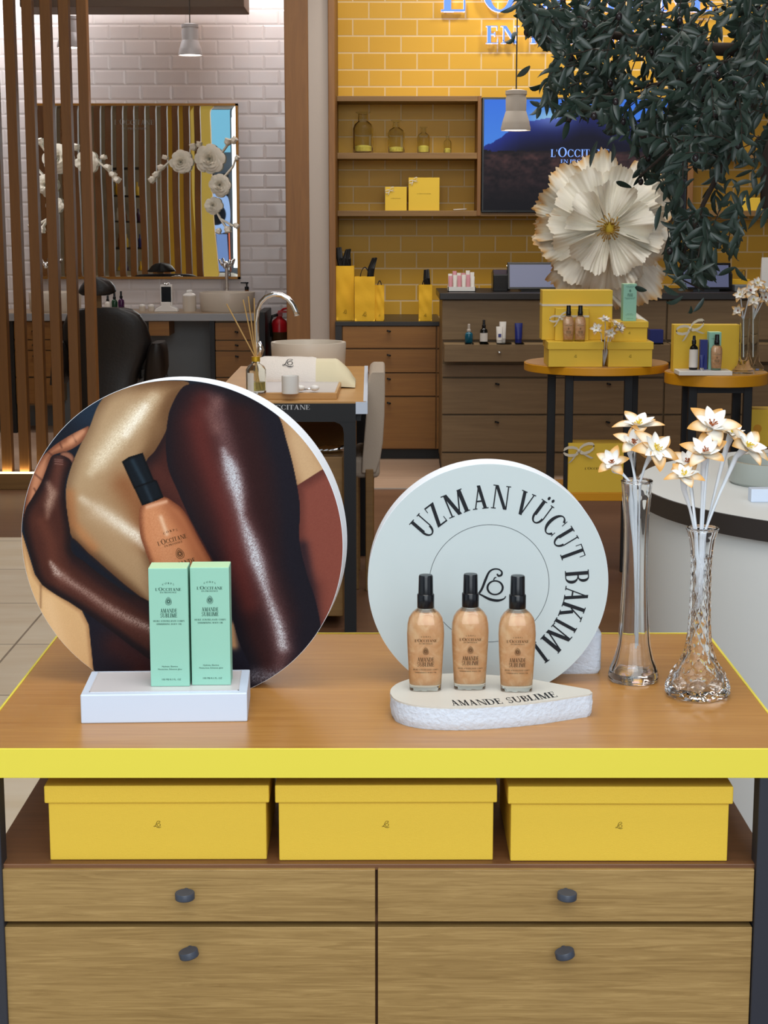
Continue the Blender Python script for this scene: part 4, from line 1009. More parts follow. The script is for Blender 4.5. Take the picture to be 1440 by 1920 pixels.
for px_ in (118, 306):
    build('armrest_support', MB().box(cx_(px_)-.012, YK+.06, .45, cx_(px_)+.012, YK+.1, cz_(705)), M['black_leather'], ch)
    build('armrest_bracket', MB().box(min(cx_(px_), cx_(200)), YK+.06, .45, max(cx_(px_), cx_(200)), YK+.1, .49), M['black_leather'], ch)
# ------------------------------------------------------------------ hand-treatment table with basin
ZT = .775
fr_ = Z(688, 753, ZT); fl_ = Z(405, 753, ZT); br_ = Z(689, 686.5, ZT); bl_ = Z(457, 686.5, ZT)
YF2, YB2 = fr_.y, br_.y
ht = thing('treatment_table', 'dark-framed treatment table with pale oak top, lettered apron and basin', 'table', ((fl_.x+fr_.x)/2, (YF2+YB2)/2, 0))
XL, XRr = fl_.x-.03, fr_.x
XB = br_.x
top = [(XL, YF2), (XRr, YF2), (XB, YB2), (XL, YB2)]
build('tabletop', MB().prism(top, ZT-.006, ZT, lambda u, v, w_: (u, v, w_)), M['oak_table'], ht)
kf = P(601, 770, YF2).x-P(600, 770, YF2).x
zab = P(600, 776, YF2).z
e = MB()
e.prism([(XRr-.001, YF2-.002), (XRr+.002, YF2-.002), (XB+.002, YB2), (XB-.012, YB2), (XRr-.012, YF2+.01)], zab, ZT+.0015, lambda u, v, w_: (u, v, w_))
e.box(P(667, 770, YF2).x, YF2-.004, zab, XRr+.002, YF2+.03, ZT-.001)
build('white_edge', e, M['white_block'], ht)
zap = P(600, 791, YF2).z
build('apron', MB().box(XL, YF2, zap, P(667, 770, YF2).x, YF2+.02, ZT-.006), M['metal_black'], ht)
build('apron', MB().box(XL, YB2-.02, zap, XB, YB2, ZT-.006), M['metal_black'], ht)
build('side_rail', MB().prism([(XRr-.05, YF2+.03), (XRr-.02, YF2+.03), (XB-.02, YB2-.02), (XB-.05, YB2-.02)], zap, ZT-.007, lambda u, v, w_: (u, v, w_)), M['metal_black'], ht)
lx0, lx1 = P(645, 900, YF2).x, P(667.5, 900, YF2).x
def leg(x0, x1, y0, y1):
    arch = [(x0, 0), (x1, 0), (x1, ZT-.012), (x0-.03, ZT-.012), (x0-.03, zap), (x0-.012, zap-.008), (x0-.003, zap-.02), (x0, zap-.04)]
    return MB().prism(arch, y0, y1, lambda u, v, w_: (u, w_, v))
build('leg', leg(lx0, lx1, YF2+.002, YF2+.04), M['metal_black'], ht)
build('leg', leg(XB-.045, XB-.005, YB2-.045, YB2-.021), M['metal_black'], ht)
for y0, y1 in ((YF2+.002, YF2+.04), (YB2-.045, YB2-.021)): build('leg', MB().box(XL+.01, y0, 0, XL+.05, y1, ZT-.008), M['metal_black'], ht)
ink('apron_lettering', text2d("L'OCCITANE", 0, 0, 9*kf, 90*kf, big=((2,), 1.22)), flat((P(536, 768, YF2).x, YF2, P(536, 768, YF2).z)), M['grey_ink'], ht)
zsh = P(620, 842, YF2+.25).z
build('cupboard', MB().box(XL+.06, YF2+.06, .04, lx0-.005, YB2-.06, zsh), M['oak_h'], ht, bevel=.003)
build('cupboard_back', MB().box(XL+.06, YB2-.08, zsh, lx0-.005, YB2-.06, zap), M['oak_shelf'], ht)
# small metal tools on the cupboard
for i, (px_, a_) in enumerate(((612, .3), (622, -.2), (633, .1), (640, .5))):
    p = P(px_, 838, YF2+.12); r = .008
    d = Vector((math.cos(a_), .4, 0))*.05
    tag(build('metal_tool', MB().tube([(p.x-d.x, YF2+.14-d.y, zsh+.012), (p.x, YF2+.14, zsh+.018), (p.x+d.x, YF2+.14+d.y, zsh+.012)], [.006, .011, .007], 8), M['chrome'], smooth=True), ('leftmost', 'second', 'third', 'rightmost')[i]+' of four small chrome tools under the treatment table top', 'tool', 'metal tools under the treatment table')
# basin and faucet
p = Z(578, 687, ZT); YBs = YB2-.10
kb = P(601, 660, YBs).x-P(600, 660, YBs).x
hB = (P(578, 641, YBs).z-ZT)
basin('large cream cylinder basin at the back of the treatment table', P(508, 660, YBs).x, P(649, 660, YBs).x, hB, YBs, ZT, wall=.016)
x_ = P(480, 640, YBs+.0).x; YFc = YBs+.02
t = thing('gooseneck_faucet', 'chrome gooseneck faucet arching over the cream basin', 'faucet', (x_, YFc, ZT))
gx = lambda v, y: (P(v, y, YFc).x, YFc, P(v, y, YFc).z)
pts = [(x_, YFc, ZT), gx(481.5, 640), gx(481, 605), gx(483, 583), gx(489, 567), gx(499, 557), gx(512, 552), gx(527, 553), gx(540, 560), gx(549, 571), gx(555, 584), gx(557, 592)]
build('spout', MB().tube(pts, [.011, .010, .010, .010, .010, .0105, .011, .011, .0115, .012, .012, .012], 16), M['chrome'], t, smooth=True)
build('lever', MB().tube([gx(484, 672), gx(489, 655), gx(487, 640)], [.010, .016, .005], 12), M['chrome'], t, smooth=True)
build('collar', MB().lathe(x_, YFc, [(.022, ZT), (.022, ZT+.02), (.014, ZT+.03)], 20), M['chrome'], t, smooth=40)

# half-round arm cushion, towel across it
YA = Z(550, 727, ZT).y+.085
a0 = P(487, 730, YA); a1 = P(661, 730, YA); zb0 = ZT
RC = .5*(P(560, 677, YA).z-ZT)*1.55; hC = P(560, 674, YA).z-ZT
def half(u):                                     # half-round cross-section (y, z)
    return [(YA+RC*1.15*math.cos(PI*i/18), ZT+.004+hC*math.sin(PI*i/18)**.85) for i in range(19)]
def halfloft(x0, x1, grow=0, n=6, name=None, sag=0, yaw=-.10, wav=0):
    mb = MB(); rs = []
    for k_ in range(n+1):
        x = x0+(x1-x0)*k_/n; q = 1+grow
        e_ = min(k_, n-k_); xe = P(667, 730, YA).x; x9 = P(632, 730, YA).x
        hq = 1 if x < x9 else max(.06, 1-((x-x9)/(xe-x9)))**.5
        ring = [(x-(y-YA)*yaw*.0+0, YA+(y-YA)*q*(.97 if e_ == 0 else 1)+(x-a0.x)*yaw, ZT+.002+(z-ZT)*q*(.96 if e_ == 0 else 1)*hq+wav*math.sin(x*70+i*1.3)) for i, (y, z) in enumerate(half(0))]
        ring.append((x, YA+(x-a0.x)*yaw, ZT+.002)) ; rs.append(ring)
    return mb.rings(rs)
t = thing('arm_cushion', 'cream leatherette half-round arm cushion lying on the treatment table', 'cushion', (a0.x, YA, ZT))
build('cushion', halfloft(P(500, 730, YA).x, P(667, 730, YA).x, 0, 40), M['pad'], t, smooth=40)
t = thing('towel', 'white towel with an embroidered monogram draped over the arm cushion', 'towel', (P(540, 730, YA).x, YA, ZT))
build('towel_cloth', halfloft(P(489, 730, YA).x, P(594, 730, YA).x, .055, 14, wav=.0009), M['towel'], t, smooth=50)
kz = P(541, 700, YA).x-P(540, 700, YA).x
pl = P(541, 690, YA-.10)
def cush(u, v, w_):
    x = P(541, 695, YA-.08).x+u; i = .70+v/(hC*1.6)
    a_ = PI*(1-min(.98, max(.02, .30+v/(hC*2.6))))
    y = YA+RC*1.15*1.06*math.cos(a_)+(x-a0.x)*-.10; z = ZT+.004+hC*1.06*math.sin(a_)**.85
    return Vector((x, y-w_*3, z+w_*2))
ink('monogram', logo2d(0, 0, 20*kz), cush, M['ink'], t, lift=.0012)

# tray with diffuser, candle and spatulas
tq = [Z(455, 749, ZT), Z(632, 749, ZT), Z(640, 727, ZT), Z(470, 727, ZT)]
t = thing('oak_tray', 'oak tray with a mirrored inlay at the front of the treatment table', 'tray', (tq[0].x, tq[0].y, ZT))
poly = [(v.x, v.y) for v in tq]
cxp = sum(p_[0] for p_ in poly)/4; cyp = sum(p_[1] for p_ in poly)/4
ht_ = .022
build('tray_body', MB().prism(poly, ZT, ZT+ht_, lambda u, v, w_: (u, v, w_)), M['oak_table'], t, bevel=.002)
build('mirror_inlay', MB().prism([(cxp+(x-cxp)*.95, cyp+(y-cyp)*.93) for x, y in poly], ZT+ht_, ZT+ht_+.001, lambda u, v, w_: (u, v, w_)), M['marble_inset'], t)
zt_ = ZT+ht_+.001
YDf = Z(545, 737, ZT+.023).y+.01
k5 = P(501, 730, YDf).x-P(500, 730, YDf).x
x_ = P(480.5, 735, YDf).x
t = thing('reed_diffuser', 'clear glass reed diffuser bottle with four rattan reeds and yellow collar', 'diffuser', (x_, YDf, zt_))
rB = 19*k5; hB_ = 70*k5; gp = [(rB*.95, 0), (rB, .004), (rB, hB_*.62), (rB*.8, hB_*.72), (rB*.38, hB_*.79), (rB*.38, hB_*.92)]
build('glass_bottle', MB().lathe(x_, YDf, [(a, zt_+b) for a, b in gp]+[(rB*.30, zt_+hB_*.92), (rB*.30, zt_+hB_*.79), (rB*.72, zt_+hB_*.70), (rB*.92, zt_+hB_*.61), (rB*.92, zt_+.008), (.0001, zt_+.007)], 32, True, False), M['glass_old'], t, smooth=40)
build('perfume', MB().lathe(x_, YDf, [(.0001, zt_+.009), (rB*.91, zt_+.009), (rB*.91, zt_+hB_*.30), (.0001, zt_+hB_*.30)], 32, False, False), M['liquid'], t, smooth=40)
build('collar', MB().lathe(x_, YDf, [(rB*.42, zt_+hB_*.84), (rB*.42, zt_+hB_*.97), (rB*.33, zt_+hB_*.97)], 24), M['gold'], t, smooth=40)
build('paper_label', MB().grid(lambda u, v: (x_+rB*1.02*math.sin(-.9+u*.75), YDf-rB*1.02*math.cos(-.9+u*.75), zt_+hB_*(.05+.5*v)), 6, 1), M['label_white'], t)
for (ex_, ey_) in ((425, 570), (456, 562), (465.5, 556), (476.5, 559)):
    q = P(ex_, ey_, YDf-.02); build('reed', MB().tube([(x_+(x_-q.x)*.15, YDf+.005, zt_+.012), (x_+(q.x-x_)*.06, YDf, zt_+hB_), tuple(q)], .0022, 6), M['reed'], t)
t = thing('candle_jar', 'small white ceramic candle jar on the oak tray', 'candle', (P(545, 735, YDf).x, YDf, zt_))
x_ = P(545, 735, YDf).x
build('jar', MB().lathe(x_, YDf-.02, [(15.5*k5, zt_), (16*k5, zt_+.004), (16*k5, zt_+33*k5), (14.5*k5, zt_+33*k5), (14.3*k5, zt_+26*k5), (.0001, zt_+26*k5)], 32, True, False), M['ceramic_w'], t, smooth=40)
for px_, n in ((590, 'round-headed white massage spoon lying on the oak tray'), (563, 'white spoon half hidden behind the candle jar')):
    p = P(px_, 729, YDf+.02); t = thing('massage_spoon', n, 'spoon', (p.x, YDf+.02, zt_))
    build('spoon_head', MB().ball((p.x, YDf+.02, zt_+.014), 9*k5, 8*k5, 5.5*k5), M['ceramic_w'], t, smooth=True)
    build('spoon_handle', MB().tube([(p.x-.012, YDf+.02, zt_+.012), (p.x-.03, YDf+.03, zt_+.008), (p.x-.06, YDf+.04, zt_+.005)], .003, 8), M['chrome'], t, smooth=True)

# upholstered chair drawn up to the right side of the table
YH = 6.2
hx = lambda v, y=800: P(v, y, YH).x; hz = lambda y: P(700, y, YH).z
t = thing('upholstered_chair', 'beige upholstered chair with oak legs beside the treatment table', 'chair', (hx(700), YH+.2, 0))
def backrest(off, wd, y0, y1, nm, mat, d0, d1):
    rows = [(697, 12, 0), (700, 6, 2), (706, 3, 3), (730, 0, 3), (780, -2, 2), (830, -6, -1), (862, -9, -6), (888, -10, -14)]
    rs = []
    for y, l_, r_ in rows:
        xl = hx(688+off+l_*1.0, y); xr_ = hx(719+off+r_, y); z = hz(y)
        rs.append([(xl, YH+d0, z), (xr_, YH+d0+.01, z), (xr_, YH+d1, z), (xl, YH+d1, z)])
    return build(nm, MB().rings(rs), mat, t, bevel=.018, seg=4, smooth=50)
backrest(0, 1, 0, 0, 'backrest', M['linen'], 0, .44)
build('seat', MB().box(hx(662), YH+.02, .42, hx(712), YH+.44, .50), M['linen'], t, bevel=.02, seg=3)
build('leg', MB().box(hx(685), YH+.0, 0, hx(700), YH+.04, hz(880)), M['oak_h'], t, bevel=.003)
build('leg', MB().box(hx(685), YH+.40, 0, hx(700), YH+.44, hz(880)), M['oak_h'], t, bevel=.003)
build('leg', MB().box(hx(664), YH+.03, 0, hx(672), YH+.06, .43), M['oak_h'], t, bevel=.003)
build('leg', MB().box(hx(664), YH+.38, 0, hx(672), YH+.41, .43), M['oak_h'], t, bevel=.003)

# ------------------------------------------------------------------ paper blossom builder
petal_mat = vcol('painted_paper_petal', .75)
def blossom_mesh(seed, n_in=6, n_out=5, open_=.5, gold=(202, 150, 78), shape=1.0):
    """unit-size paper blossom opening along +z: inner white petals, outer petals with ochre backs and rims"""
    rr = random.Random(seed); inner = MB(); outer = MB()
    def petal(mb, a, ln, wd, lift, curl, rim, tip):
        ca, sa = math.cos(a), math.sin(a)
        tw = rr.uniform(-.12, .12)
        def fn(u, v):
            s_ = (u-.5)*2; w_ = wd*(math.sin(PI*min(1, v**.8*.97+.03))**.75*.9+.05)*(1-.25*v)
            r_ = ln*v*math.cos(lift*(.4+.6*v)); z = ln*v*math.sin(lift*(.5+.5*v))*1.0-curl*ln*v*v+.10*ln*s_*s_*math.sin(PI*v)
            x = r_; y = s_*w_*ln+tw*v*v*ln
            return (x*ca-y*sa, x*sa+y*ca, z+.02)
        def col(u, v):
            s_ = abs(u-.5)*2; e = max(s_**4*.8, v**5)
            k_ = min(1, e*rim+tip*v)
            return tuple(w_*(1-k_)+g*k_ for w_, g in zip((238, 239, 236), gold))
        mb.grid(fn, 6, 9, col)
    for i in range(n_in): petal(inner, 2*PI*i/n_in+rr.uniform(-.15, .15), rr.uniform(.62, .74), .30, open_+rr.uniform(-.15, .35), .05, .15, .0)
    for i in range(n_out):
        full = rr.random() < .55
        petal(outer, 2*PI*(i+.5)/n_out+rr.uniform(-.15, .15), rr.uniform(.88, 1.02), .33, open_*.45+rr.uniform(-.2, .15), .12, 1.0, .75 if full else .25)
    st = MB()
    for i in range(13):
        a = 2*PI*i/13*2.4; q = rr.uniform(.05, .16); h = rr.uniform(.14, .26)
        st.tube([(0, 0, .03), (q*.5*math.cos(a), q*.5*math.sin(a), h*.6), (q*math.cos(a), q*math.sin(a), h)], [.010, .010, .026], 5)
    return inner, outer, st
blossom_meshes = []
def blossom(parent_thing, loc, direction, size, seed, spin=0):
    """place a blossom (three meshes) whose axis points along direction; returns the base part"""
    if len(blossom_meshes) <= seed:
        for s_ in range(len(blossom_meshes), seed+1): blossom_meshes.append(blossom_mesh(50+s_, open_=(.45, .6, .35, .7)[s_ % 4]))
    inn, out, st = blossom_meshes[seed]
    Mx = Vector(direction).normalized().to_track_quat('Z', 'Y').to_matrix() @ Matrix.Rotation(spin, 3, 'Z')
    off = Vector(loc)
    def put(mb):
        m_ = MB(); m_.v = [tuple(Mx @ (Vector(v)*size)+off) for v in mb.v]; m_.f = mb.f; m_.c = mb.c; return m_
    b = build('blossom', put(inn), petal_mat, parent_thing, smooth=True)
    build('outer_petals', put(out), petal_mat, b, smooth=True)
    build('stamens', put(st), M['stamen'] if seed % 2 else M['stamen_y'], b)
    return b
# ------------------------------------------------------------------ round display tables
def round_table(label, px0, px1, ytop, z, thick, Y=None, legs=(), shelf=None):
    c = P((px0+px1)/2, ytop, Y); r = (P(px1, ytop, Y).x-P(px0, ytop, Y).x)/2
    t = thing('round_table', label, 'table', (c.x, Y, 0))
    build('tabletop', MB().lathe(c.x, Y, [(r, z-thick), (r, z)], 72), M['yellow_old'], t, bevel=.002, smooth=35)
    build('oak_inlay', MB().lathe(c.x, Y, [(.0001, z+.0005), (r*.985, z+.0005), (r*.985, z+.0015), (.0001, z+.0015)], 64, False, False), M['oak_table'], t)
    for lx_, ly in legs:
        build('leg', MB().box(c.x+lx_*r-.016, Y+ly*r-.012, 0, c.x+lx_*r+.016, Y+ly*r+.012, z-thick), M['metal_black'], t, bevel=.002)
    zf = z-thick
    for (a_, b_) in ((0, 1), (2, 3)) if len(legs) == 4 else ():
        (x0, y0), (x1, y1) = legs[a_], legs[b_]
        build('cross_bar', MB().box(c.x+min(x0, x1)*r, Y+y0*r-.01, zf-.03, c.x+max(x0, x1)*r, Y+y0*r+.01, zf), M['metal_black'], t)
    return t, c, r
zt1 = .81; Y1 = Z(1117, 679, zt1).y
th1 = P(1117, 0+697, Y1-.29).z; th1b = P(1117, 712, Y1-.29).z
T1, c1, r1 = round_table('larger round yellow-rimmed table with dark metal legs and gift boxes', 983, 1252, 680, zt1, th1-th1b, Y1, ((-.42, -.48), (.39, -.48), (-.585, .3), (.58, .3)))
zls = P(1117, 926, Y1-.2).z
build('lower_shelf', MB().box(c1.x-.19, Y1-.17, zls-.033, c1.x+.17, Y1+.17, zls), M['yellow_old'], T1, bevel=.002)
zt2 = zt1-.015; Y2 = Z(1342, 697, zt2).y
T2, c2, r2 = round_table('smaller round yellow-rimmed table at the right with tester bottles', 1247, 1438, 697, zt2, .042, Y2, ((-.52, -.4), (.55, -.4), (-.5, .4), (.5, .4)))

def lid_box(name, label, x0, x1, z0, h, y0, d, lid=.28, over=.004, mat=None, logo=True, inkm=None, group=None, cat='box', logo_h=None, yaw=0):
    """card box with a slightly larger lid"""
    t = thing(name, label, cat, ((x0+x1)/2, y0+d/2, z0), group)
    mat = mat or M['yellow_box']
    build('box', MB().box(x0, y0, z0, x1, y0+d, z0+h*.98), mat, t, bevel=.0012)
    build('lid', MB().box(x0-over, y0-over, z0+h*(1-lid), x1+over, y0+d+over, z0+h), mat, t, bevel=.0015)
    if logo:
        lh = logo_h or h*.12
        ink('monogram', logo2d(0, h*(1-lid)*.62, lh), flat(((x0+x1)/2, y0, z0)), inkm or M['ink_olive'], t, lift=.0004)
    t.rotation_euler.z = yaw
    return t
k1 = P(1101, 640, Y1-.25).x-P(1100, 640, Y1-.25).x
y1f = Y1-.24
bx = lambda v: P(v, 660, y1f).x
lid_box('lidded_box', 'yellow lidded box, bottom left of the stack on the larger round table', bx(1029), bx(1130), zt1+.002, 47*k1, y1f, .2, .3, group='yellow boxes on the larger round table')
lid_box('lidded_box', 'yellow lidded box, bottom right of the stack on the larger round table', bx(1141), bx(1223), zt1+.002, 47*k1, y1f, .2, .3, group='yellow boxes on the larger round table')
zu = zt1+.002+47*k1+.0005
lid_box('lidded_box', 'yellow lidded box stacked on top of the bottom right box', bx(1148), bx(1214), zu, 37*k1, y1f+.02, .16, .3, group='yellow boxes on the larger round table')
gift_box('gift_box', 'tall yellow box with ribbon bands standing at the back of the round table', bx(1020), bx(1153), zu, 94*k1, y1f+.10, .10, M['yellow_box'], None, 0, band=(zu+66*k1,))
gift_box('gift_box', 'small yellow box with white bow behind the two amber bottles', bx(1043), bx(1106), zu, 61*k1, y1f+.055, .035, M['yellow_box'], (bx(1051), zu+43*k1, .3), .036, band=(zu+46*k1,))
zb3 = P(1110, 833, Y1-.19).z
kq = k1
bt = gift_box('gift_box', 'large yellow box with bow on the lower shelf of the round table', P(1066, 870, Y1-.18).x, P(1170, 870, Y1-.18).x, zls, zb3-zls, Y1-.168, .12, M['yellow_box'], (P(1086, 843, Y1-.18).x, P(1086, 846, Y1-.18).z, .2), .055,
         words=text2d("L'OCCITANE", 0, (zb3-zls)*.47, .008, .085, big=((2,), 1.2)))

# body-oil bottle: glass shell, shimmering fill, two-step black cap; drawn full size, reused smaller detail behind
def oil_bottle(label, loc, h=.1527, group=None, full=True, yaw=0):
    s = h/.1527; x, y, z = loc
    t = thing('body_oil_bottle', label, 'bottle', loc, group)
    W_ = [(0, .0195, .0120), (.001, .0207, .0130), (.0065, .0210, .0134), (.030, .0222, .0140), (.055, .0236, .0146), (.0755, .0243, .0148), (.088, .0236, .0144), (.0965, .0216, .0134), (.1025, .0176, .0116), (.107, .0125, .0098), (.1095, .0100, .0094), (.1125, .0094, .0094)]
    g = [(z+a*s, b*s, c*s) for a, b, c in W_]
    I_ = [(z+a*s, max(.003, b-.0016)*s, max(.003, c-.0016)*s) for a, b, c in W_[3:10]]
    I_ = [(z+.0078*s, .0185*s, .0112*s), (z+.0085*s, .0193*s, .0118*s)]+I_[:-1]+[(z+.1045*s, .0150*s, .0100*s)]
    gl = build('glass_body', MB().sup(x, y, g, 44, 2.9), M['glass_warm'], t, smooth=45)
    build('oil_fill', MB().sup(x, y, I_, 40, 2.9), M['oil'], t, smooth=50)
    cp = MB().lathe(x, y, [(.0108*s, z+.1095*s), (.0111*s, z+.110*s), (.0111*s, z+.1265*s), (.0106*s, z+.1275*s), (.0097*s, z+.1280*s), (.0092*s, z+.1510*s), (.0084*s, z+.1525*s), (.0001, z+.1527*s)], 32, True, False)
    build('spray_cap', cp, M['black_plastic'], t, smooth=35)
    def surf(u, v, w_):
        vv = v/s; i = 0
        while i < len(W_)-2 and W_[i+1][0] < vv: i += 1
        q = (vv-W_[i][0])/(W_[i+1][0]-W_[i][0]); a = (W_[i][1]+(W_[i+1][1]-W_[i][1])*q)*s; b = (W_[i][2]+(W_[i+1][2]-W_[i][2])*q)*s
        xx = max(-.96, min(.96, u/a)); yy = b*(1-abs(xx)**2.9)**(1/2.9)
        return Vector((x+u, y-yy-w_, z+v))
    o = []
    o += [[(px_, py_-.8*px_*px_/s*10) for px_, py_ in q] for q in text2d('CORPS', 0, .0728*s, .0018*s, .0125*s, track=.5)]
    o += text2d("L'OCCITANE", 0, .0665*s, .0034*s, .0285*s, big=((2,), 1.25))+text2d('EN PROVENCE', 0, .0638*s, .0015*s, .0175*s)+drop2d(0, .0546*s, .0095*s)
    o += text2d('AMANDE', 0, .0405*s, .0056*s, .0216*s)+text2d('SUBLIME', 0, .0340*s, .0056*s, .0222*s)
    o += text2d('HUILE SCINTILLANTE CORPS', 0, .0287*s, .0018*s, .0325*s)+text2d('SHIMMERING BODY OIL', 0, .0250*s, .0016*s, .0285*s)
    ink('printed_text', o, surf, M['ink_brown'] if full else M['ink_brown'], t, lift=.0002)
    return t
def pack_box(label, x0, x1, z0, h, y0, d, group=None, yaw=0):
    t = thing('body_oil_carton', label, 'carton', ((x0+x1)/2, y0+d/2, z0), group)
    build('carton', MB().box(x0, y0, z0, x1, y0+d, z0+h), M['mint'], t, bevel=.0006)
    build('top_flap', MB().box(x0+.0004, y0+.0004, z0+h, x1-.0004, y0+d-.0004, z0+h+.0006), M['mint_top'], t)
    ink('printed_text', pack_label((x1-x0)/304), flat(((x0+x1)/2, y0, z0)), M['ink_green'], t, lift=.0003)
    t.rotation_euler.z = yaw
    return t
ko = P(1076, 600, y1f+.03).x-P(1075, 600, y1f+.03).x
for px_, n in ((1065.5, 'left'), (1087.5, 'right')):
    oil_bottle(f'amber body-oil bottle, {n} of two on the boxes of the round table', (P(px_, 620, y1f+.025).x, y1f+.025, zu), 67*ko, 'amber bottles on the boxes', False)
zu2 = zu+37*k1+.0005
pack_box('pale green carton standing alone on the top yellow box of the round table', P(1168, 560, y1f+.06).x, P(1193, 560, y1f+.06).x, zu2, 69*ko, y1f+.05, .06)
# small spray of paper flowers in front of the boxes
bs = thing('paper_flower_sprig', 'small sprig of white paper flowers lying between the yellow boxes', 'paper flowers', (bx(1133), y1f-.03, zt1+.002))
st_ = MB()
for i, (px_, py_, d) in enumerate(((1118, 616, (-.3, -1, .3)), (1134, 600, (0, -.5, 1)), (1145, 624, (.1, -1, .1)), (1162, 615, (.5, -1, .3)), (1155, 608, (.3, -.4, .8)))):
    p = P(px_, py_, y1f-.03); blossom(bs, tuple(p), d, 15*k1, i % 4, i)
    st_.tube([tuple(p), ((p.x+bx(1137))/2, y1f+.0, p.z-.02), (bx(1136), y1f+.05, zt1+.004)], .0018, 5)
build('stems', st_, M['stem_paper'], bs)

# items on the smaller round table
y2f = Y2-.02
b2 = lambda v, Y=None: P(v, 650, Y or y2f).x
k2 = b2(1301)-b2(1300)
gift_box('gift_box', 'wide yellow box with white bow at the back of the smaller round table', b2(1263), b2(1386), zt2+.002, 88*k2, y2f, .06, M['yellow_box'], (b2(1293), zt2+82*k2, .35), .05)
ty = Y2-.15
kt2 = b2(1301, ty)-b2(1300, ty)
t = thing('tester_tray', 'white tray under tester bottles on the smaller round table', 'tray', (b2(1322, ty), ty, zt2+.002))
build('tray', MB().box(b2(1272, ty), ty-.03, zt2+.002, b2(1372, ty), ty+.08, zt2+.002+8*kt2), M['white_matte'], t, bevel=.0015)
build('mirror_inlay', MB().box(b2(1277, ty), ty-.02, zt2+.002+8*kt2, b2(1368, ty), ty+.07, zt2+.0025+8*kt2), M['marble_inset'], t)
z2 = zt2+.003+8*kt2
t = thing('dropper_bottle', 'black bottle with a white label on the tray of the smaller round table', 'bottle', (b2(1301, ty+.03), ty+.03, z2)); bottle_prof(t, b2(1301, ty+.03), ty+.03, z2, 64*kt2, 8.2*kt2, M['dark_glass'], M['black_plastic'], label=(.07, .60, M['label_white']), shoulder=.66)
t = thing('blue_carton', 'slim deep blue carton behind the small blue tube', 'carton', (b2(1318, ty+.05), ty+.05, z2)); build('carton', MB().box(b2(1311.5, ty+.05), ty+.035, z2, b2(1325.5, ty+.05), ty+.06, z2+56*kt2), M['navy'], t, bevel=.0006)
t = thing('blue_tube', 'small blue tube with silver cap in front of the blue carton', 'tube', (b2(1317, ty), ty, z2)); tube_pack(t, b2(1317, ty), ty, z2, 29*kt2, 4.2*kt2, M['navy'], M['chrome'])
pack_box('pale green carton behind the amber bottle on the smaller round table', b2(1328, ty+.05), b2(1350.5, ty+.05), z2, 70*kt2, ty+.035, .045)
oil_bottle('amber body-oil bottle on the tray of the smaller round table', (b2(1344, ty+.01), ty+.01, z2), 67*kt2, None, False)
# ------------------------------------------------------------------ front display table
TZ = .75
TX0, TX1, TY0, TY1 = -.492, .489, 1.940, 2.511
zlow = P(720, 1459, TY0).z
ft = thing('display_table', 'large display table with honey oak top, lemon-yellow edge and oak drawers', 'table', (0, (TY0+TY1)/2, 0))
build('tabletop', MB().box(TX0+.003, TY0+.003, zlow+.002, TX1-.003, TY1-.003, TZ), M['oak_top'], ft)
e = MB()
e.box(TX0, TY0, zlow, TX1, TY0+.0032, TZ+.0008).box(TX0, TY1-.003, zlow, TX1, TY1, TZ+.0012)
e.box(TX0, TY0+.0032, zlow, TX0+.003, TY1-.003, TZ+.0012).box(TX1-.003, TY0+.0032, zlow, TX1, TY1-.003, TZ+.0012)
build('yellow_edging', e, M['yellow_lac'], ft, bevel=.0006)
xl0 = P(5.5, 1700, TY0).x; xl1 = P(1416, 1700, TY0).x
lw = .030
for (x0, x1) in ((xl0-lw, xl0), (xl1, xl1+lw)):
    for (y0, y1) in ((TY0+.002, TY0+.032), (TY1-.032, TY1-.002)):
        build('leg', MB().box(x0, y0, 0, x1, y1, zlow), M['metal_dark'], ft, bevel=.0015)
zsf = P(720, 1620, TY0+.012).z
build('shelf', MB().box(xl0-.02, TY0+.012, zsf-.008, xl1+.02, TY1-.01, zsf), M['oak_shelf'], ft, bevel=.001)
build('carcass', MB().box(xl0, TY0+.028, .10, xl1, TY1-.02, zsf-.008), M['oak_shelf'], ft)
YFR = TY0+.006
fz = lambda y: P(720, y, YFR).z; fx = lambda v, y=1700: P(v, y, YFR).x
mid = (703, 708.5)
for a_, b_, kn in ((7, 703.5, (350, 355)), (708.5, 1412, (1060, 1058))):
    for y0, y1, yk, kx_, ang in ((1631, 1728, 1676, kn[0], -.02 if a_ < 100 else .04), (1739, 1935, 1784, kn[1], -.22)):
        d = build('drawer', MB().box(fx(a_), YFR, fz(y1), fx(b_), YFR+.02, fz(y0)), M['oak_front'], ft, bevel=.0007)
        c_ = P(kx_, yk, YFR-.014)
        knob_tilt('knob', (fx(kx_), YFR-.0155, fz(yk-6)), .0118, .0135, M['knob'], d, ang=ang)
    build('drawer', MB().box(fx(a_), YFR, .12, fx(b_), YFR+.02, fz(1939)), M['oak_front'], ft, bevel=.0007)
# three lidded boxes on its shelf
zs_ = zsf
for (x0, x1, yb, yt, yw, n) in ((91, 498, 1614, 1473, .008, 'left'), (522, 924, 1615, 1472, .006, 'middle'), (958, 1366, 1619, 1475, -.002, 'right')):
    yF = Z((x0+x1)/2, yb, zs_).y; yF = max(yF, TY0+.018)
    A, B = P(x0, 1560, yF).x, P(x1, 1560, yF).x; h = P(700, yt, yF).z-zs_
    lid_box('lidded_box', f'yellow lidded card box, {n} of three on the display table shelf', A, B, zs_+.0005, h, yF+.002, .20, .23, .004,
            group='yellow boxes on the display table shelf', logo_h=.0085, yaw=yw, inkm=M['ink_olive'])

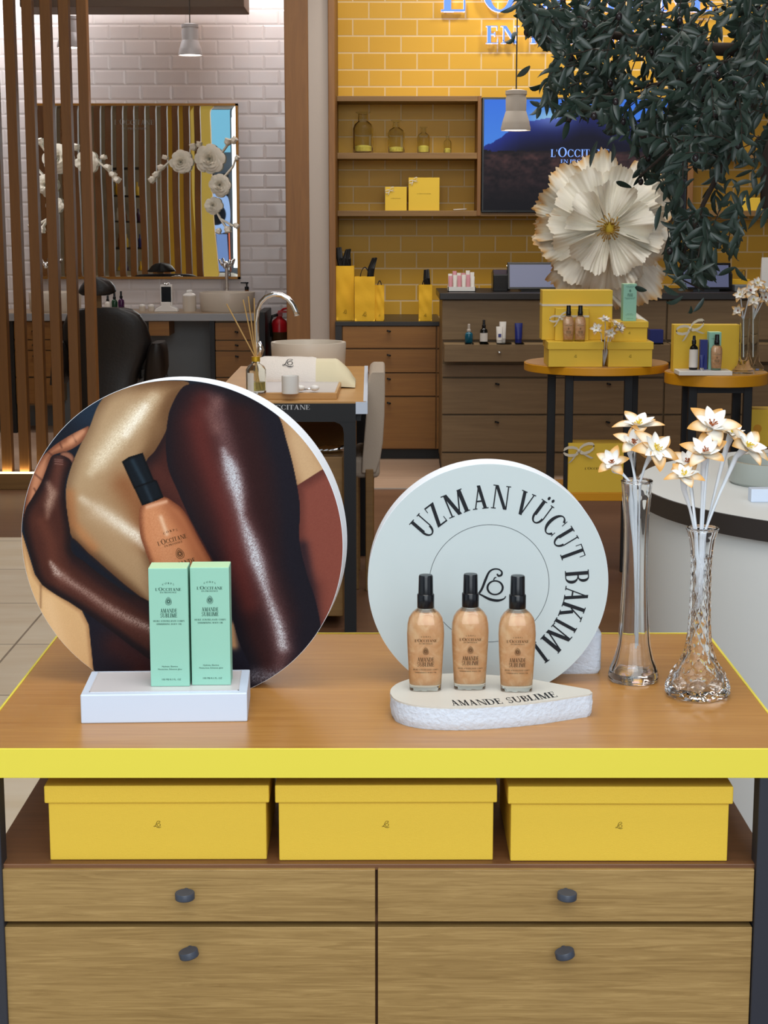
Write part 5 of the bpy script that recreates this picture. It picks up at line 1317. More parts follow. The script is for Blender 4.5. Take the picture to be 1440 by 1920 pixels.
# ------------------------------------------------------------------ round printed boards
def disc_board(label, cx_px, cy_px, r_px, ybase, thick, yaw, mat, name='display_disc', dy=0):
    yB = Z(cx_px, ybase, TZ).y+dy
    c = P(cx_px, cy_px, yB); s = P(cx_px+1, cy_px, yB).x-c.x; r = r_px*s
    t = thing(name, label, 'display board', (c.x, yB, TZ))
    hz_ = c.z-TZ
    a0 = math.acos(min(1, hz_/r)); n = 140
    poly = [(0, 0)]*0
    for i in range(n+1):
        a = -PI/2+a0+(2*PI-2*a0)*i/n; poly.append((r*math.cos(a), hz_+r*math.sin(a)))
    Rz = Matrix.Rotation(yaw, 4, 'Z')
    def at(u, v, w_): q = Rz @ Vector((u, w_, v)); return Vector((c.x+q.x, yB+q.y, TZ+q.z))
    b = build('foam_board', MB().prism(poly, 0.0004, thick, at), M['foam_edge'], t, smooth=30)
    return t, at, r, hz_, s, poly
TD, atL, rL, hL, sL, polyL = disc_board('large round foam-core board printed with glossy legs and a tilted oil bottle', 339, 1018, 306.5, 1287, .045, -.10, None)
TW, atR, rR, hR, sR, polyR = disc_board('pale grey round board with curved black lettering and a ring monogram', 915, 1093, 225.5, 1283, .048, .0, None)
build('printed_face', MB().prism([(x*.998, y if abs(y) < 1e-6 else hR+(y-hR)*.998) for x, y in polyR], -.0002, .0003, atR), M['print_grey'], TW)
kc = sR/3*1.0                                      # metres per unit of the lettering plan
cxr, cyr = (711-705)*kc, hR-(763-759)*kc
ring = []
for s_ in range(90):
    a, b = 2*PI*s_/90, 2*PI*(s_+1)/90; r0, r1 = 336*kc, 338.4*kc
    ring.append([(cxr+r0*math.cos(a), cyr+r0*math.sin(a)), (cxr+r1*math.cos(a), cyr+r1*math.sin(a)), (cxr+r1*math.cos(b), cyr+r1*math.sin(b)), (cxr+r0*math.cos(b), cyr+r0*math.sin(b))])
arR = lambda u, v, w_: atR(u, v, -w_)
ink('printed_ring', ring, arR, M['grey_ink'] if False else M['ink'], TW, lift=.0004, step=0)
arc = [('U', -48.6, 1), ('Z', -37.6, 1), ('M', -22.6, 1), ('A', -6.6, 1), ('N', 6.8, 1), ('V', 23.0, 1), ('Ü', 35.4, 1), ('C', 47.2, 1), ('U', 58.4, 1), ('T', 69.6, 1),
       ('B', 85.6, 1), ('A', 97.6, 1), ('K', 109.0, 1), ('I', 118.8, 1), ('M', 129.6, 1), ('I', 143.4, 1)]
pol = []
for ch, ang, _ in arc:
    a = math.radians(ang); adv, g = GL[ch]; cap = 134*kc; sx = cap*(.92 if ch == 'M' else .86 if ch in 'KB' else .78); rb = 429*kc
    for q in g:
        o_ = []
        for x, y in q:
            u = (x-adv/2)*sx; v = rb+y*cap
            o_.append((cxr+u*math.cos(a)+v*math.sin(a), cyr-u*math.sin(a)+v*math.cos(a)))
        pol.append(o_)
ink('printed_lettering', pol, arR, M['ink'], TW, lift=.0005)
ink('printed_monogram', logo2d(cxr+(722-711)*kc, cyr-(768-763)*kc, 185*kc), arR, M['ink'], TW, lift=.0005)
# supports behind the boards
pB = Z(1100, 1268, TZ)
kb_ = P(1101, 1230, pB.y).x-P(1100, 1230, pB.y).x
m_ = MB().sup((P(1030, 1230, pB.y).x+P(1131, 1230, pB.y).x)/2, pB.y+.042, [(TZ, .034, .03), (TZ+.006, (P(1131, 1230, pB.y).x-P(1030, 1230, pB.y).x)/2, .034), (TZ+75*kb_, (P(1131, 1230, pB.y).x-P(1030, 1230, pB.y).x)/2, .034), (TZ+81*kb_, .033, .03)], 40, 6)
tag(build('foam_block', m_, M['foam'], smooth=40), 'rough white foam block propping the pale grey board from behind', 'foam block')

# ------------------------------------------------------------------ the picture printed on the large board
def paint():
    N = 430
    gx_, gy_ = np.meshgrid(np.linspace(-1, 1, N+1), np.linspace(-1, 1, N+1))
    X = 760-45+gx_*660.+0; Y = 672-gy_*660.      # picture plan units (board centre at 697, 716; radius 667)
    X = 697+gx_*668; Y = 716-gy_*668
    img = np.zeros(X.shape+(3,)); img[:] = (28, 33, 44)
    rs = np.random.RandomState(5)
    def nz(sx, sy, seed=0):
        r = np.random.RandomState(seed); o = np.zeros_like(X)
        for _ in range(7):
            a, b, c = r.uniform(-1, 1, 3); o += np.sin(X*a/sx+Y*b/sy+c*9)
        return o/7
    fine = rs.normal(size=X.shape)
    def sdf(poly):
        P_ = np.array(poly, float); inside = np.zeros(X.shape, bool); d = np.full(X.shape, 1e9)
        n = len(P_)
        for i in range(n):
            a, b = P_[i], P_[(i+1) % n]; e = b-a
            wx, wy = X-a[0], Y-a[1]; t = np.clip((wx*e[0]+wy*e[1])/(e@e+1e-9), 0, 1)
            d = np.minimum(d, (wx-e[0]*t)**2+(wy-e[1]*t)**2)
            c = ((a[1] > Y) != (b[1] > Y)) & (X < (b[0]-a[0])*(Y-a[1])/(b[1]-a[1]+1e-12)+a[0])
            inside ^= c
        return np.where(inside, 1, -1)*np.sqrt(d)
    def smooth(poly, k=5):
        P_ = [Vector(p) for p in poly]; n = len(P_); o = []
        for i in range(n):
            p0, p1, p2, p3 = P_[i-1], P_[i], P_[(i+1) % n], P_[(i+2) % n]
            for j in range(k):
                t = j/k; q = .5*((2*p1)+(p2-p0)*t+(2*p0-5*p1+4*p2-p3)*t*t+(3*p1-p0-3*p2+p3)*t**3); o.append((q.x, q.y))
        return o
    def lay(poly, base, edge, ew=40, soft=2, round_=True):
        s = sdf(smooth(poly) if round_ else poly); al = np.clip(s/soft+.5, 0, 1)[..., None]
        k = np.clip(s/ew, 0, 1)[..., None]; k = k*k*(3-2*k)
        col = np.array(edge)*(1-k)+np.array(base)*k
        img[:] = img*(1-al)+col*al
        return np.clip(s/soft+.5, 0, 1), s
    def glow(path, wd, col, amt, mask, gr=0.0, pw=1.0):
        best = np.full(X.shape, 0.0)
        for (a, b) in zip(path, path[1:]):
            ax, ay, aw = a[0], a[1], (a[2] if len(a) > 2 else 1); bx_, by_, bw = b[0], b[1], (b[2] if len(b) > 2 else 1)
            ex_, ey_ = bx_-ax, by_-ay; t = np.clip(((X-ax)*ex_+(Y-ay)*ey_)/(ex_*ex_+ey_*ey_+1e-9), 0, 1)
            d = np.hypot(X-ax-ex_*t, Y-ay-ey_*t); W = wd*(aw+(bw-aw)*t)
            best = np.maximum(best, np.exp(-(d/W)**2)*np.minimum(1, (aw+(bw-aw)*t)))
        k = np.clip(best**pw*amt*(1+gr*fine), 0, 1)*mask
        img[:] = img*(1-k[..., None])+np.array(col)*k[..., None]
    full = np.ones_like(X)
    # background tones
    glow([(330, 180), (450, 90)], 90, (38, 54, 72), .9, full)
    # pale torso and rust garment at the right
    m, _ = lay([(1060, 130), (1200, 200), (1330, 400), (1400, 520), (1300, 560), (1180, 500), (1120, 300)], (190, 156, 118), (150, 112, 80), 60)
    glow([(1180, 300), (1230, 420)], 60, (206, 176, 140), .6, m)
    m, _ = lay([(1180, 470), (1280, 405), (1420, 380), (1420, 900), (1290, 1160), (1150, 1000), (1180, 700)], (136, 78, 66), (104, 58, 50), 50, round_=False)
    glow([(1230, 900), (1240, 1150)], 50, (84, 46, 42), .7, m)
    glow([(1200, 720), (1230, 900), (1250, 1080)], 26, (40, 30, 40), .8, full)
    # lower centre: dark cloth and thigh
    m, _ = lay([(300, 1000), (600, 900), (1000, 900), (1020, 1300), (800, 1400), (300, 1400)], (34, 32, 44), (30, 30, 40), 40)
    glow([(420, 1150), (520, 1220), (520, 1330)], 70, (70, 36, 34), .8, full)
    glow([(900, 1060), (910, 1140)], 20, (196, 152, 112), .95, full)
    m, _ = lay([(20, 640), (80, 860), (110, 905), (200, 960), (275, 1010), (302, 1070), (318, 1290), (150, 1250), (40, 1000)], (214, 176, 130), (178, 138, 98), 22, round_=False)
    glow([(130, 980), (180, 1180)], 40, (228, 194, 152), .6, m)
    glow([(104, 905), (100, 1000)], 5, (140, 106, 76), .6, m)
    # deep brown between the legs
    m, _ = lay([(560, 390), (660, 240), (760, 300), (800, 600), (900, 800), (900, 1000), (700, 1000), (560, 800), (520, 560)], (72, 38, 34), (40, 26, 30), 70)
    glow([(600, 420), (720, 520), (760, 640)], 40, (92, 50, 42), .6, m)
    # golden leg: thigh, knee at the left, shin to the lower right
    gl_ = [(430, 95), (560, 60), (700, 52), (745, 66), (692, 118), (660, 180), (648, 250), (600, 335), (560, 385), (560, 480), (560, 700), (575, 980), (520, 945), (430, 870), (330, 782), (245, 705), (226, 600), (224, 500), (250, 405), (290, 318), (330, 245), (372, 150)]
    m, s = lay(gl_, (170, 140, 106), (116, 86, 60), 55)
    glow([(700, 60), (600, 250), (560, 380)], 34, (112, 80, 52), .55, m)
    glow([(480, 90, .6), (400, 240, 1), (330, 400, 1), (290, 480, .9)], 95, (190, 165, 132), .6, m)
    glow([(600, 120, .6), (530, 190, 1), (450, 280, 1), (370, 380, .9), (330, 430, .5)], 42, (240, 228, 204), .78, m, .16)
    glow([(560, 160), (480, 270)], 18, (252, 246, 232), .6, m, .2)
    glow([(470, 480), (520, 560), (560, 700)], 60, (142, 92, 58), .8, m)
    glow([(240, 520), (250, 640), (330, 740)], 26, (190, 124, 76), .5, m)
    glow([(290, 540, .5), (350, 590, 1), (430, 640, 1), (510, 690, .9), (545, 740, .4)], 32, (244, 236, 222), .95, m, .12)
    glow([(320, 590), (420, 690), (540, 850), (570, 930)], 48, (180, 150, 116), .65, m)
    glow([(245, 720), (330, 800), (450, 900), (560, 985)], 20, (98, 66, 44), .8, m)
    # cool dark gap under the knee
    lay([(228, 720), (250, 706), (330, 785), (440, 880), (570, 984), (570, 1020), (470, 940), (350, 860), (250, 790)], (26, 30, 42), (40, 32, 36), 18)
    # dark leg
    dl = [(700, 100), (745, 66), (850, 70), (1000, 112), (1100, 180), (1138, 290), (1170, 420), (1190, 560), (1186, 690), (1215, 830), (1250, 940), (1272, 1060), (1262, 1150), (1190, 1250), (1080, 1320), (985, 1310), (975, 1225), (930, 1120), (890, 960), (850, 830), (800, 730), (740, 620), (688, 500), (650, 400), (645, 280), (662, 180)]
    m, s = lay(dl, (54, 27, 28), (29, 24, 33), 80)
    glow([(1080, 200), (1130, 400), (1150, 600), (1160, 800), (1220, 1000), (1200, 1200)], 70, (30, 28, 40), .9, m)
    glow([(720, 130, 1), (700, 250, 1), (720, 420, 1), (800, 640, 1), (860, 800, .8)], 60, (46, 26, 30), .6, m)
    glow([(800, 120, .7), (780, 220, 1), (800, 330, 1), (850, 480, 1), (900, 620, 1), (940, 800, 1), (980, 960, .8)], 62, (112, 52, 46), .7, m)
    glow([(830, 110, .4), (860, 150, .7), (880, 260, .9), (905, 380, 1), (930, 500, 1), (950, 600, .9), (985, 700, 1), (1020, 800, 1), (1050, 900, 1), (1090, 1030, 1), (1115, 1150, 1), (1100, 1230, .7)], 46, (140, 108, 108), .6, m, .10)
    glow([(880, 330, .5), (915, 420, 1), (935, 500, .9), (950, 600, .6), (985, 700, .9), (1010, 780, 1), (1030, 850, .8), (1055, 930, .6), (1100, 1060, .8), (1115, 1140, .8)], 28, (214, 216, 222), .85, m, .30)
    glow([(900, 380), (925, 470)], 26, (196, 198, 206), .5, m, .4)
    glow([(860, 130), (830, 180), (850, 240)], 30, (150, 112, 106), .45, m, .1)
    glow([(1000, 1270), (1120, 1270)], 34, (126, 124, 132), .6, m, .35)
    # far hand: pale fingers
    fg = [(328, 243), (300, 252), (240, 283), (170, 330), (110, 390), (76, 450), (52, 560), (40, 640), (90, 560), (120, 500), (150, 430), (165, 370), (200, 352), (228, 345), (262, 330), (300, 300)]
    m, _ = lay(fg, (190, 134, 102), (132, 84, 62), 26)
    for a, b in (((200, 300), (212, 330)), ((258, 276), (272, 305)), ((150, 345), (175, 365)), ((95, 440), (130, 470)), ((90, 500), (112, 540))): glow([a, b], 4, (96, 58, 46), .7, m)
    glow([(300, 262), (250, 300)], 14, (222, 166, 132), .6, m)
    m, _ = lay([(205, 352), (232, 345), (256, 358), (262, 380), (240, 400), (210, 385)], (150, 104, 84), (90, 60, 50), 10)
    # near hand and forearm, dark
    hd = [(165, 372), (185, 362), (215, 362), (245, 378), (250, 400), (228, 450), (218, 510), (226, 600), (236, 680), (238, 760), (290, 800), (350, 850), (450, 920), (575, 985), (575, 1200), (500, 1170), (420, 1110), (330, 1045), (240, 985), (160, 940), (100, 890), (70, 800), (40, 660), (50, 590), (80, 540), (118, 480), (140, 430)]
    m, s = lay(hd, (78, 44, 36), (38, 26, 28), 42)
    glow([(200, 380), (192, 440), (180, 500)], 22, (104, 66, 56), .7, m)
    for y0 in (378, 386, 396): glow([(180, y0), (214, y0+3)], 2.2, (180, 140, 130), .5, m)
    glow([(150, 480, .6), (165, 520, 1), (150, 570, .9), (140, 620, .5)], 22, (190, 158, 140), .75, m, .15)
    glow([(120, 640), (150, 720), (160, 800), (200, 870)], 34, (112, 66, 52), .65, m)
    glow([(150, 810, .6), (175, 850, 1), (230, 890, .9), (300, 935, .9), (380, 990, 1), (460, 1035, 1), (560, 1080, .9)], 17, (208, 190, 180), .8, m, .35)
    glow([(200, 880), (330, 960), (480, 1060), (570, 1110)], 34, (116, 74, 64), .5, m, .1)
    glow([(250, 800), (350, 880), (480, 960), (570, 1010)], 24, (44, 28, 32), .6, m)
    glow([(150, 925), (330, 1035), (500, 1155), (570, 1195)], 16, (34, 26, 32), .6, m)
    # the oil bottle, tilted
    bo = [(534, 566), (575, 540), (630, 526), (672, 548), (706, 575), (735, 620), (770, 690), (800, 745), (826, 800), (826, 860), (590, 860), (566, 800), (545, 740), (530, 690), (526, 620)]
    m, _ = lay(bo, (196, 132, 92), (120, 68, 44), 30)
    glow([(640, 560), (720, 660), (790, 800)], 34, (150, 88, 58), .6, m, .1)
    glow([(590, 600), (610, 700), (650, 800)], 60, (214, 156, 116), .55, m, .22)
    glow([(560, 570), (640, 545)], 8, (226, 180, 150), .8, m)
    glow([(616, 610), (640, 680)], 9, (236, 204, 176), .7, m)
    # its black spray cap
    m, _ = lay([(460, 384), (490, 364), (548, 346), (560, 380), (590, 455), (604, 460), (630, 528), (600, 542), (540, 564), (512, 500), (506, 490)], (20, 28, 36), (8, 12, 18), 14, 2, False)
    glow([(505, 380), (550, 470)], 10, (48, 64, 76), .8, m); glow([(556, 488), (580, 545)], 9, (52, 66, 78), .7, m); glow([(505, 492), (598, 458)], 3, (4, 6, 10), .9, m)
    img[:] += (fine*1.6)[..., None]
    return 255*(np.clip(img-3, 3, 252)/255)**1.12, N
img, NP = paint()
kpL = rL/667
r_in = .9975
vs_, fs_, cs_ = [], [], []
idx = -np.ones((NP+1, NP+1), int)
lin = np.linspace(-1, 1, NP+1)
for j in range(NP+1):
    for i in range(NP+1):
        x, y = lin[i], lin[j]; q = math.hypot(x, y)
        if q > 1+3.2/NP: continue
        if q > r_in: x, y = x/q*r_in, y/q*r_in
        v = hL+y*rL
        if v < -2.0*rL/NP*1.01: continue
        v = max(v, .0003)
        idx[j, i] = len(vs_); vs_.append(atL(x*rL, v, -.0003)); cs_.append(img[j, i])
for j in range(NP):
    for i in range(NP):
        q = (idx[j, i], idx[j, i+1], idx[j+1, i+1], idx[j+1, i])
        if min(q) >= 0: fs_.append(tuple(int(a) for a in q))
pm_ = MB(); pm_.v = [tuple(v) for v in vs_]; pm_.f = fs_; pm_.c = [tuple(c) for c in cs_]
PF = build('printed_picture', pm_, vcol('glossy_print', .5, spec=.12), TD)
# lettering on the printed bottle follows its tilt
def tilt_polys(polys, ox, oy, ang):
    ca, sa = math.cos(ang), math.sin(ang); o = []
    for q in polys:
        o.append([(((ox+(x*ca-y*sa))-697)*kpL, hL+(716-(oy-(x*sa+y*ca)))*kpL) for x, y in q])
    return o
alL = lambda u, v, w_: atL(u, v, -w_-.0004)
ta = math.radians(17)
pp = tilt_polys([[(x, y-.004*x*x) for x, y in q] for q in text2d('CORPS', 0, 0, 9, 62, track=.5)], 655, 671, ta)
pp += tilt_polys(text2d("L'OCCITANE", 0, 0, 18, 126, big=((2,), 1.25)), 664, 712, ta)+tilt_polys(text2d('EN PROVENCE', 0, 0, 8, 78), 668, 724, ta)
pp += tilt_polys(drop2d(0, 0, 44), 692, 759, ta)+tilt_polys(text2d('AMANDE', 0, 0, 24, 100), 712, 812, ta)
ink('printed_lettering', pp, alL, M['ink_brown'], TD, lift=.0001)
tag(build('foam_wedge', MB().prism([(0, 0), (.05, 0), (.0, .12)], -.04, .04, lambda u, v, w_: atL(w_-.05, v, .0455+u)), M['foam']), 'white foam wedge propping the large printed board from behind', 'foam wedge')

# ------------------------------------------------------------------ white block with two cartons
hb = .0370
q = [Z(152, 1357, TZ), Z(464, 1353, TZ)]
u_ = (q[1]-q[0]); W_ = u_.length; yaw = math.atan2(u_.y, u_.x)
bl = thing('white_riser', 'white rectangular riser block with a silvery inset top at the left of the display table', 'riser', tuple(q[0]), rotz=yaw)
D_ = .112
def blk(nm, mb, mat, bev=0):
    return build(nm, mb, mat, bl, world=False, bevel=bev)
blk('block', MB().box(0, 0, 0, W_, D_, hb), M['white_block'], .0015)
blk('silvery_inset', MB().box(.011, .012, hb, W_-.012, D_-.010, hb+.0006), M['marble_inset'])
blk('inset_rim', MB().box(.0095, .0105, hb, W_-.0105, .012, hb+.0009).box(.0095, D_-.010, hb, W_-.0105, D_-.0085, hb+.0009).box(.0095, .0105, hb, .011, D_-.0085, hb+.0009).box(W_-.012, .0105, hb, W_-.0105, D_-.0085, hb+.0009), M['lamp_white'])
zt3 = TZ+hb+.0009
for (x0, x1, yb, yt, n) in ((280, 353, 1287, 1066, 'left'), (357.5, 430.5, 1284.5, 1064.5, 'right')):
    yF = Z((x0+x1)/2, yb, zt3).y; A, B = P(x0, 1180, yF).x, P(x1, 1180, yF).x
    pack_box(f'mint green body-oil carton on the white riser, {n} of two', A, B, zt3, P(355, yt, yF).z-zt3, yF, .036, 'mint cartons on the white riser', yaw=.02)

# ------------------------------------------------------------------ almond-shaped foam plinth with three bottles
hp = .0300
def zt_px(x, y): v = Z(x, y, TZ+hp); return (v.x, v.y)
out = [(1111, 1299), (1105, 1293), (1050, 1283), (1000, 1274), (950, 1268), (900, 1264), (860, 1262.5), (820, 1264), (780, 1270), (750, 1279), (735, 1289), (732, 1299), (740, 1310), (760, 1318), (790, 1323.5), (830, 1326), (880, 1326), (930, 1323), (980, 1319), (1030, 1313), (1075, 1306), (1105, 1301.5)]
pol_ = [Vector(zt_px(*p)) for p in out]; fine_ = []
n = len(pol_)
for i in range(n):
    p0, p1, p2, p3 = pol_[i-1], pol_[i], pol_[(i+1) % n], pol_[(i+2) % n]
    for j in range(6):
        t = j/6; v = .5*((2*p1)+(p2-p0)*t+(2*p0-5*p1+4*p2-p3)*t*t+(3*p1-p0-3*p2+p3)*t**3)
        if i in (0, n-1): v = p1+(p2-p1)*t
        fine_.append((v.x, v.y))
cxp_ = sum(p[0] for p in fine_)/len(fine_); cyp_ = sum(p[1] for p in fine_)/len(fine_)
pt = thing('almond_plinth', 'almond-shaped white foam plinth with a lettered top under the three bottles', 'plinth', (cxp_, cyp_, TZ))
layers = []
for k_ in range(7):
    z_ = TZ+(hp-.002)*k_/6; e_ = -.0022 if k_ == 0 else (-.0008 if k_ == 1 else 0)
    layers.append([(x+(x-cxp_)*e_/.1+.0004*math.sin(i*5.3+k_*2), y+(y-cyp_)*e_/.05+.0004*math.sin(i*3.7+k_), z_) for i, (x, y) in enumerate(fine_)])
build('foam_body', MB().rings(layers), M['foam'], pt, smooth=40)
build('printed_top', MB().prism(fine_, TZ+hp-.002, TZ+hp, lambda u, v, w_: (u, v, w_)), M['print_beige'], pt)
A = Z(845, 1321, TZ+hp); B = Z(1044, 1305, TZ+hp); C = Z(940, 1318, TZ+hp)
wd = (B-A).length
def curve(u, v, w_):
    t = u/wd+.5
    base = (A*(1-t)*(1-t)+(C*2-(A+B)*.5)*2*t*(1-t)+B*t*t); tg = (B-A).normalized(); nn = Vector((-tg.y, tg.x, 0))
    return base+nn*v+Vector((.10*v, 0, w_))
ink('printed_lettering', text2d('AMANDE', -wd*.235, -.004, .024, wd*.50)+text2d('SUBLIME', wd*.285, -.004, .024, wd*.44), curve, M['ink'], pt, lift=.0003)
for px_, py_, n in ((798, 1298, 'left'), (881.5, 1295.5, 'middle'), (969.5, 1299.5, 'right')):
    c = Z(px_, py_, TZ+hp)
    s_ = (c.y)/2.115
    oil_bottle(f'shimmering amber body-oil bottle, {n} of three on the almond plinth', (c.x, c.y+.0135, TZ+hp+.0006), .1478, 'amber bottles on the almond plinth')

# ------------------------------------------------------------------ glass vases
def vase_prof(px_c, rows, Y): 
    z0 = TZ
    o = []
    for y, wpx in rows:
        p = P(px_c, y, Y); k_ = P(px_c+1, y, Y).x-p.x; o.append((wpx/2*k_, p.z))
    return o
c = Z(1190, 1275, TZ); YV1 = c.y
pr = vase_prof(1192, [(1272, 88), (1268, 94), (1258, 90), (1235, 73), (1205, 60), (1165, 54), (1120, 49), (1040, 45), (980, 46), (940, 51), (915, 56), (905, 58), (902, 58)], YV1)
pr[0] = (pr[0][0], TZ+.0006)
xv = P(1189, 1200, YV1).x
def vase(label, name, xv, xt, Y, prof, ribs=0, cut=None, wall=.0028, floor_=.012, seg=64):
    t = thing(name, label, 'vase', (xv, Y, TZ))
    H0, H1 = prof[0][1], prof[-1][1]
    def fine(pr_, m=5):
        o = []
        for i in range(len(pr_)-1):
            p0 = pr_[max(0, i-1)]; p1 = pr_[i]; p2 = pr_[i+1]; p3 = pr_[min(len(pr_)-1, i+2)]
            for j in range(m):
                tt = j/m; o.append((.5*(2*p1[0]+(p2[0]-p0[0])*tt+(2*p0[0]-5*p1[0]+4*p2[0]-p3[0])*tt*tt+(3*p1[0]-p0[0]-3*p2[0]+p3[0])*tt**3), p1[1]*(1-tt)+p2[1]*tt))
        o.append(pr_[-1]); return o
    if cut:                                     # resample evenly for the cut pattern
        fp = fine(prof, 8); zs = [H0+(H1-H0)*i/150 for i in range(151)]; res = []
        for z in zs:
            for a, b in zip(fp, fp[1:]):
                if a[1] <= z <= b[1]+1e-9: q = (z-a[1])/(b[1]-a[1]+1e-9); res.append((a[0]+(b[0]-a[0])*q, z)); break
        fp = res
    else: fp = fine(prof)
    rs = []
    for r, z in fp:
        q = (z-H0)/(H1-H0); cx_q = xv+(xt-xv)*q; ring = []
        for i in range(seg):
            a = 2*PI*i/seg; rr_ = r
            if ribs: rr_ = r*(1+.035*math.cos(ribs*a)*(1 if .05 < q < .93 else 0))
            if cut and .03 < q < .84:
                n_, kz_ = cut; u = (a*n_/(2*PI)+q*kz_) % 1; v = (a*n_/(2*PI)-q*kz_) % 1
                g = min(min(u, 1-u), min(v, 1-v))*2
                rr_ = r*(1-.08*(1-min(1, g*1.8)))
            ring.append((cx_q+rr_*math.cos(a), Y+rr_*math.sin(a), z))
        rs.append(ring)
    inner = []
    for r, z in reversed(fp):
        if z < H0+floor_: break
        q = (z-H0)/(H1-H0); cx_q = xv+(xt-xv)*q
        inner.append([(cx_q+max(.003, r*(.86 if cut else 1)-wall)*math.cos(2*PI*i/seg), Y+max(.003, r*(.86 if cut else 1)-wall)*math.sin(2*PI*i/seg), z) for i in range(seg)])
    build('glass_body', MB().rings(rs+inner), M['crystal' if cut else 'glass'], t, smooth=(22 if cut else 50))
    rim = MB(); r, z = fp[-1]; ring = []
    pts = [(xt+(r-wall*.5)*math.cos(2*PI*i/48), Y+(r-wall*.5)*math.sin(2*PI*i/48), z) for i in range(49)]
    rim.tube(pts, wall*.75, 8); build('rolled_rim', rim, M['glass'], t, smooth=True)
    return t
vase('tall plain clear glass vase standing left of the cut-glass vase', 'glass_vase', xv, P(1194, 910, YV1).x, YV1, pr, ribs=6)
c = Z(1309, 1304, TZ); YV2 = c.y
pr2 = vase_prof(1309, [(1306, 104), (1300, 118), (1290, 122), (1278, 118), (1262, 104), (1245, 80), (1225, 60), (1200, 48), (1160, 42), (1110, 40), (1060, 40), (1030, 43), (1010, 49), (998, 56), (991, 60)], YV2)
pr2[0] = (pr2[0][0], TZ+.0006)
vase('diamond-cut crystal vase at the right of the display table', 'crystal_vase', P(1309, 1250, YV2).x, P(1317, 1000, YV2).x, YV2, pr2, cut=(9, 10), seg=108)

def flower_bunch(name, label, Y, base_px, flowers, stemr, size_k):
    bp_ = P(base_px[0], base_px[1], Y)
    t = thing(name, label, 'paper flower', (bp_.x, Y, bp_.z))
for i, (px_, py_, dep, d, sz, sd, mouth, foot, yv, txt) in enumerate((
    (1196, 799, .03, (.05, -.35, 1), 55, 0, (1188, 905), (1192, 1215), 0, 'seen edge-on at the top left of the plain vase'),
    (1187, 832, .0, (.1, -.85, .9), 42, 1, (1192, 905), (1190, 1190), 0, 'just below the edge-on bloom above the plain vase'),
    (1229, 844, -.02, (.35, -.9, .8), 56, 2, (1200, 905), (1196, 1210), 0, 'large bloom leaning right over the plain vase'),
    (1148, 868, -.01, (-.3, -.9, .7), 40, 3, (1182, 905), (1192, 1170), 0, 'lowest bloom leaning left of the plain vase'),
    (1335, 800, .0, (.05, -.8, .9), 57, 1, (1316, 1000), (1312, 1120), 1, 'topmost bloom above the crystal vase'),
    (1322, 850, -.03, (-.05, -.7, .95), 55, 3, (1314, 1000), (1308, 1140), 1, 'middle bloom under the topmost one over the crystal vase'),
    (1283, 892, -.04, (-.1, -.6, 1), 44, 2, (1304, 1000), (1306, 1110), 1, 'lowest bloom on the left over the crystal vase'),
    (1400, 838, .0, (.5, -.6, .7), 56, 0, (1320, 1000), (1314, 1130), 1, 'rightmost bloom leaning out of the picture beside the topmost one'),
    (1290, 868, .05, (-.2, -.5, .9), 38, 1, (1306, 1000), (1308, 1100), 1, 'small bloom tucked behind between the two vases'),
    (1372, 812, .05, (.2, -.4, .9), 40, 2, (1322, 1000), (1316, 1120), 1, 'small bloom tucked behind the topmost bloom at the right'))):
    Yv = (YV1, YV2)[yv]; Y = Yv+dep
    p = P(px_, py_, Y); kk_ = P(px_+1, py_, Y).x-p.x
    ft_ = P(foot[0], foot[1], Yv); mo = P(mouth[0], mouth[1], Yv)
    t = thing('paper_flower', 'white-and-ochre paper flower, '+txt, 'paper flower', tuple(ft_), 'paper flowers in the two vases')
    blossom(t, tuple(p), d, sz*kk_, sd, i*.7)
    dn = Vector(d).normalized()
    b0 = p-dn*sz*kk_*.02; b1 = p-dn*.022
    st_ = MB().tube([b0, b1, mo.lerp(b1, .5)+Vector((0, 0, .004)), mo, (mo+ft_)/2+Vector((.001, .001, 0)), ft_], [.0058, .0036, .0019, .0019, .002, .0022], 8)
    build('wrapped_stem', st_, M['stem_paper'], t, smooth=True)

# ------------------------------------------------------------------ round demonstration counter at the right
ZR = .80
def Rp(x, y): return Z(x, y, ZR)
pA, pB_, pC = Rp(1222, 924), Rp(1330, 948), Rp(1440, 956)
Rc = .62; 
cxr_, cyr_ = pA.x+Rc*.985, None
cyr_ = pA.y+.10
rc = thing('round_counter', 'pale round demonstration counter with a dark rim at the right edge', 'counter', (cxr_, cyr_, 0))
pE = P(1330, 948, 1)
build('counter_top', MB().lathe(cxr_, cyr_, [(Rc-.003, ZR-.0005), (Rc-.003, ZR), (.0001, ZR)], 120, False, False), M['marble_top'] if 'marble_top' in M else M['counter_white'], rc)
build('dark_rim', MB().lathe(cxr_, cyr_, [(Rc-.02, ZR-.041), (Rc, ZR-.041), (Rc, ZR-.001), (Rc-.003, ZR-.0006)], 120), M['counter_dark'], rc, smooth=30)
build('drum', MB().lathe(cxr_, cyr_, [(Rc-.045, .10), (Rc-.018, ZR-.041)], 120), M['counter_white'], rc, smooth=30)
build('plinth', MB().lathe(cxr_, cyr_, [(Rc-.10, 0), (Rc-.10, .10)], 96), M['skirt'], rc, smooth=30)
bb = Z(1455, 905, ZR)
basin('round pale grey-glass basin standing on the demonstration counter', bb.x-.105, bb.x+.115, .05, bb.y, ZR+.0005, mat=pm('grey_glass_basin', (160, 166, 160), .25))
wb = Z(1408, 942, ZR)
tag(build('white_riser', MB().box(wb.x, wb.y, ZR+.0003, wb.x+.09, wb.y+.03, ZR+.027), M['white_block'], bevel=.001), 'small white block at the right edge on the demonstration counter', 'riser')
yb_ = 6.4
bx0 = P(1404, 800, yb_)
st0 = P(1404, 838, yb_)
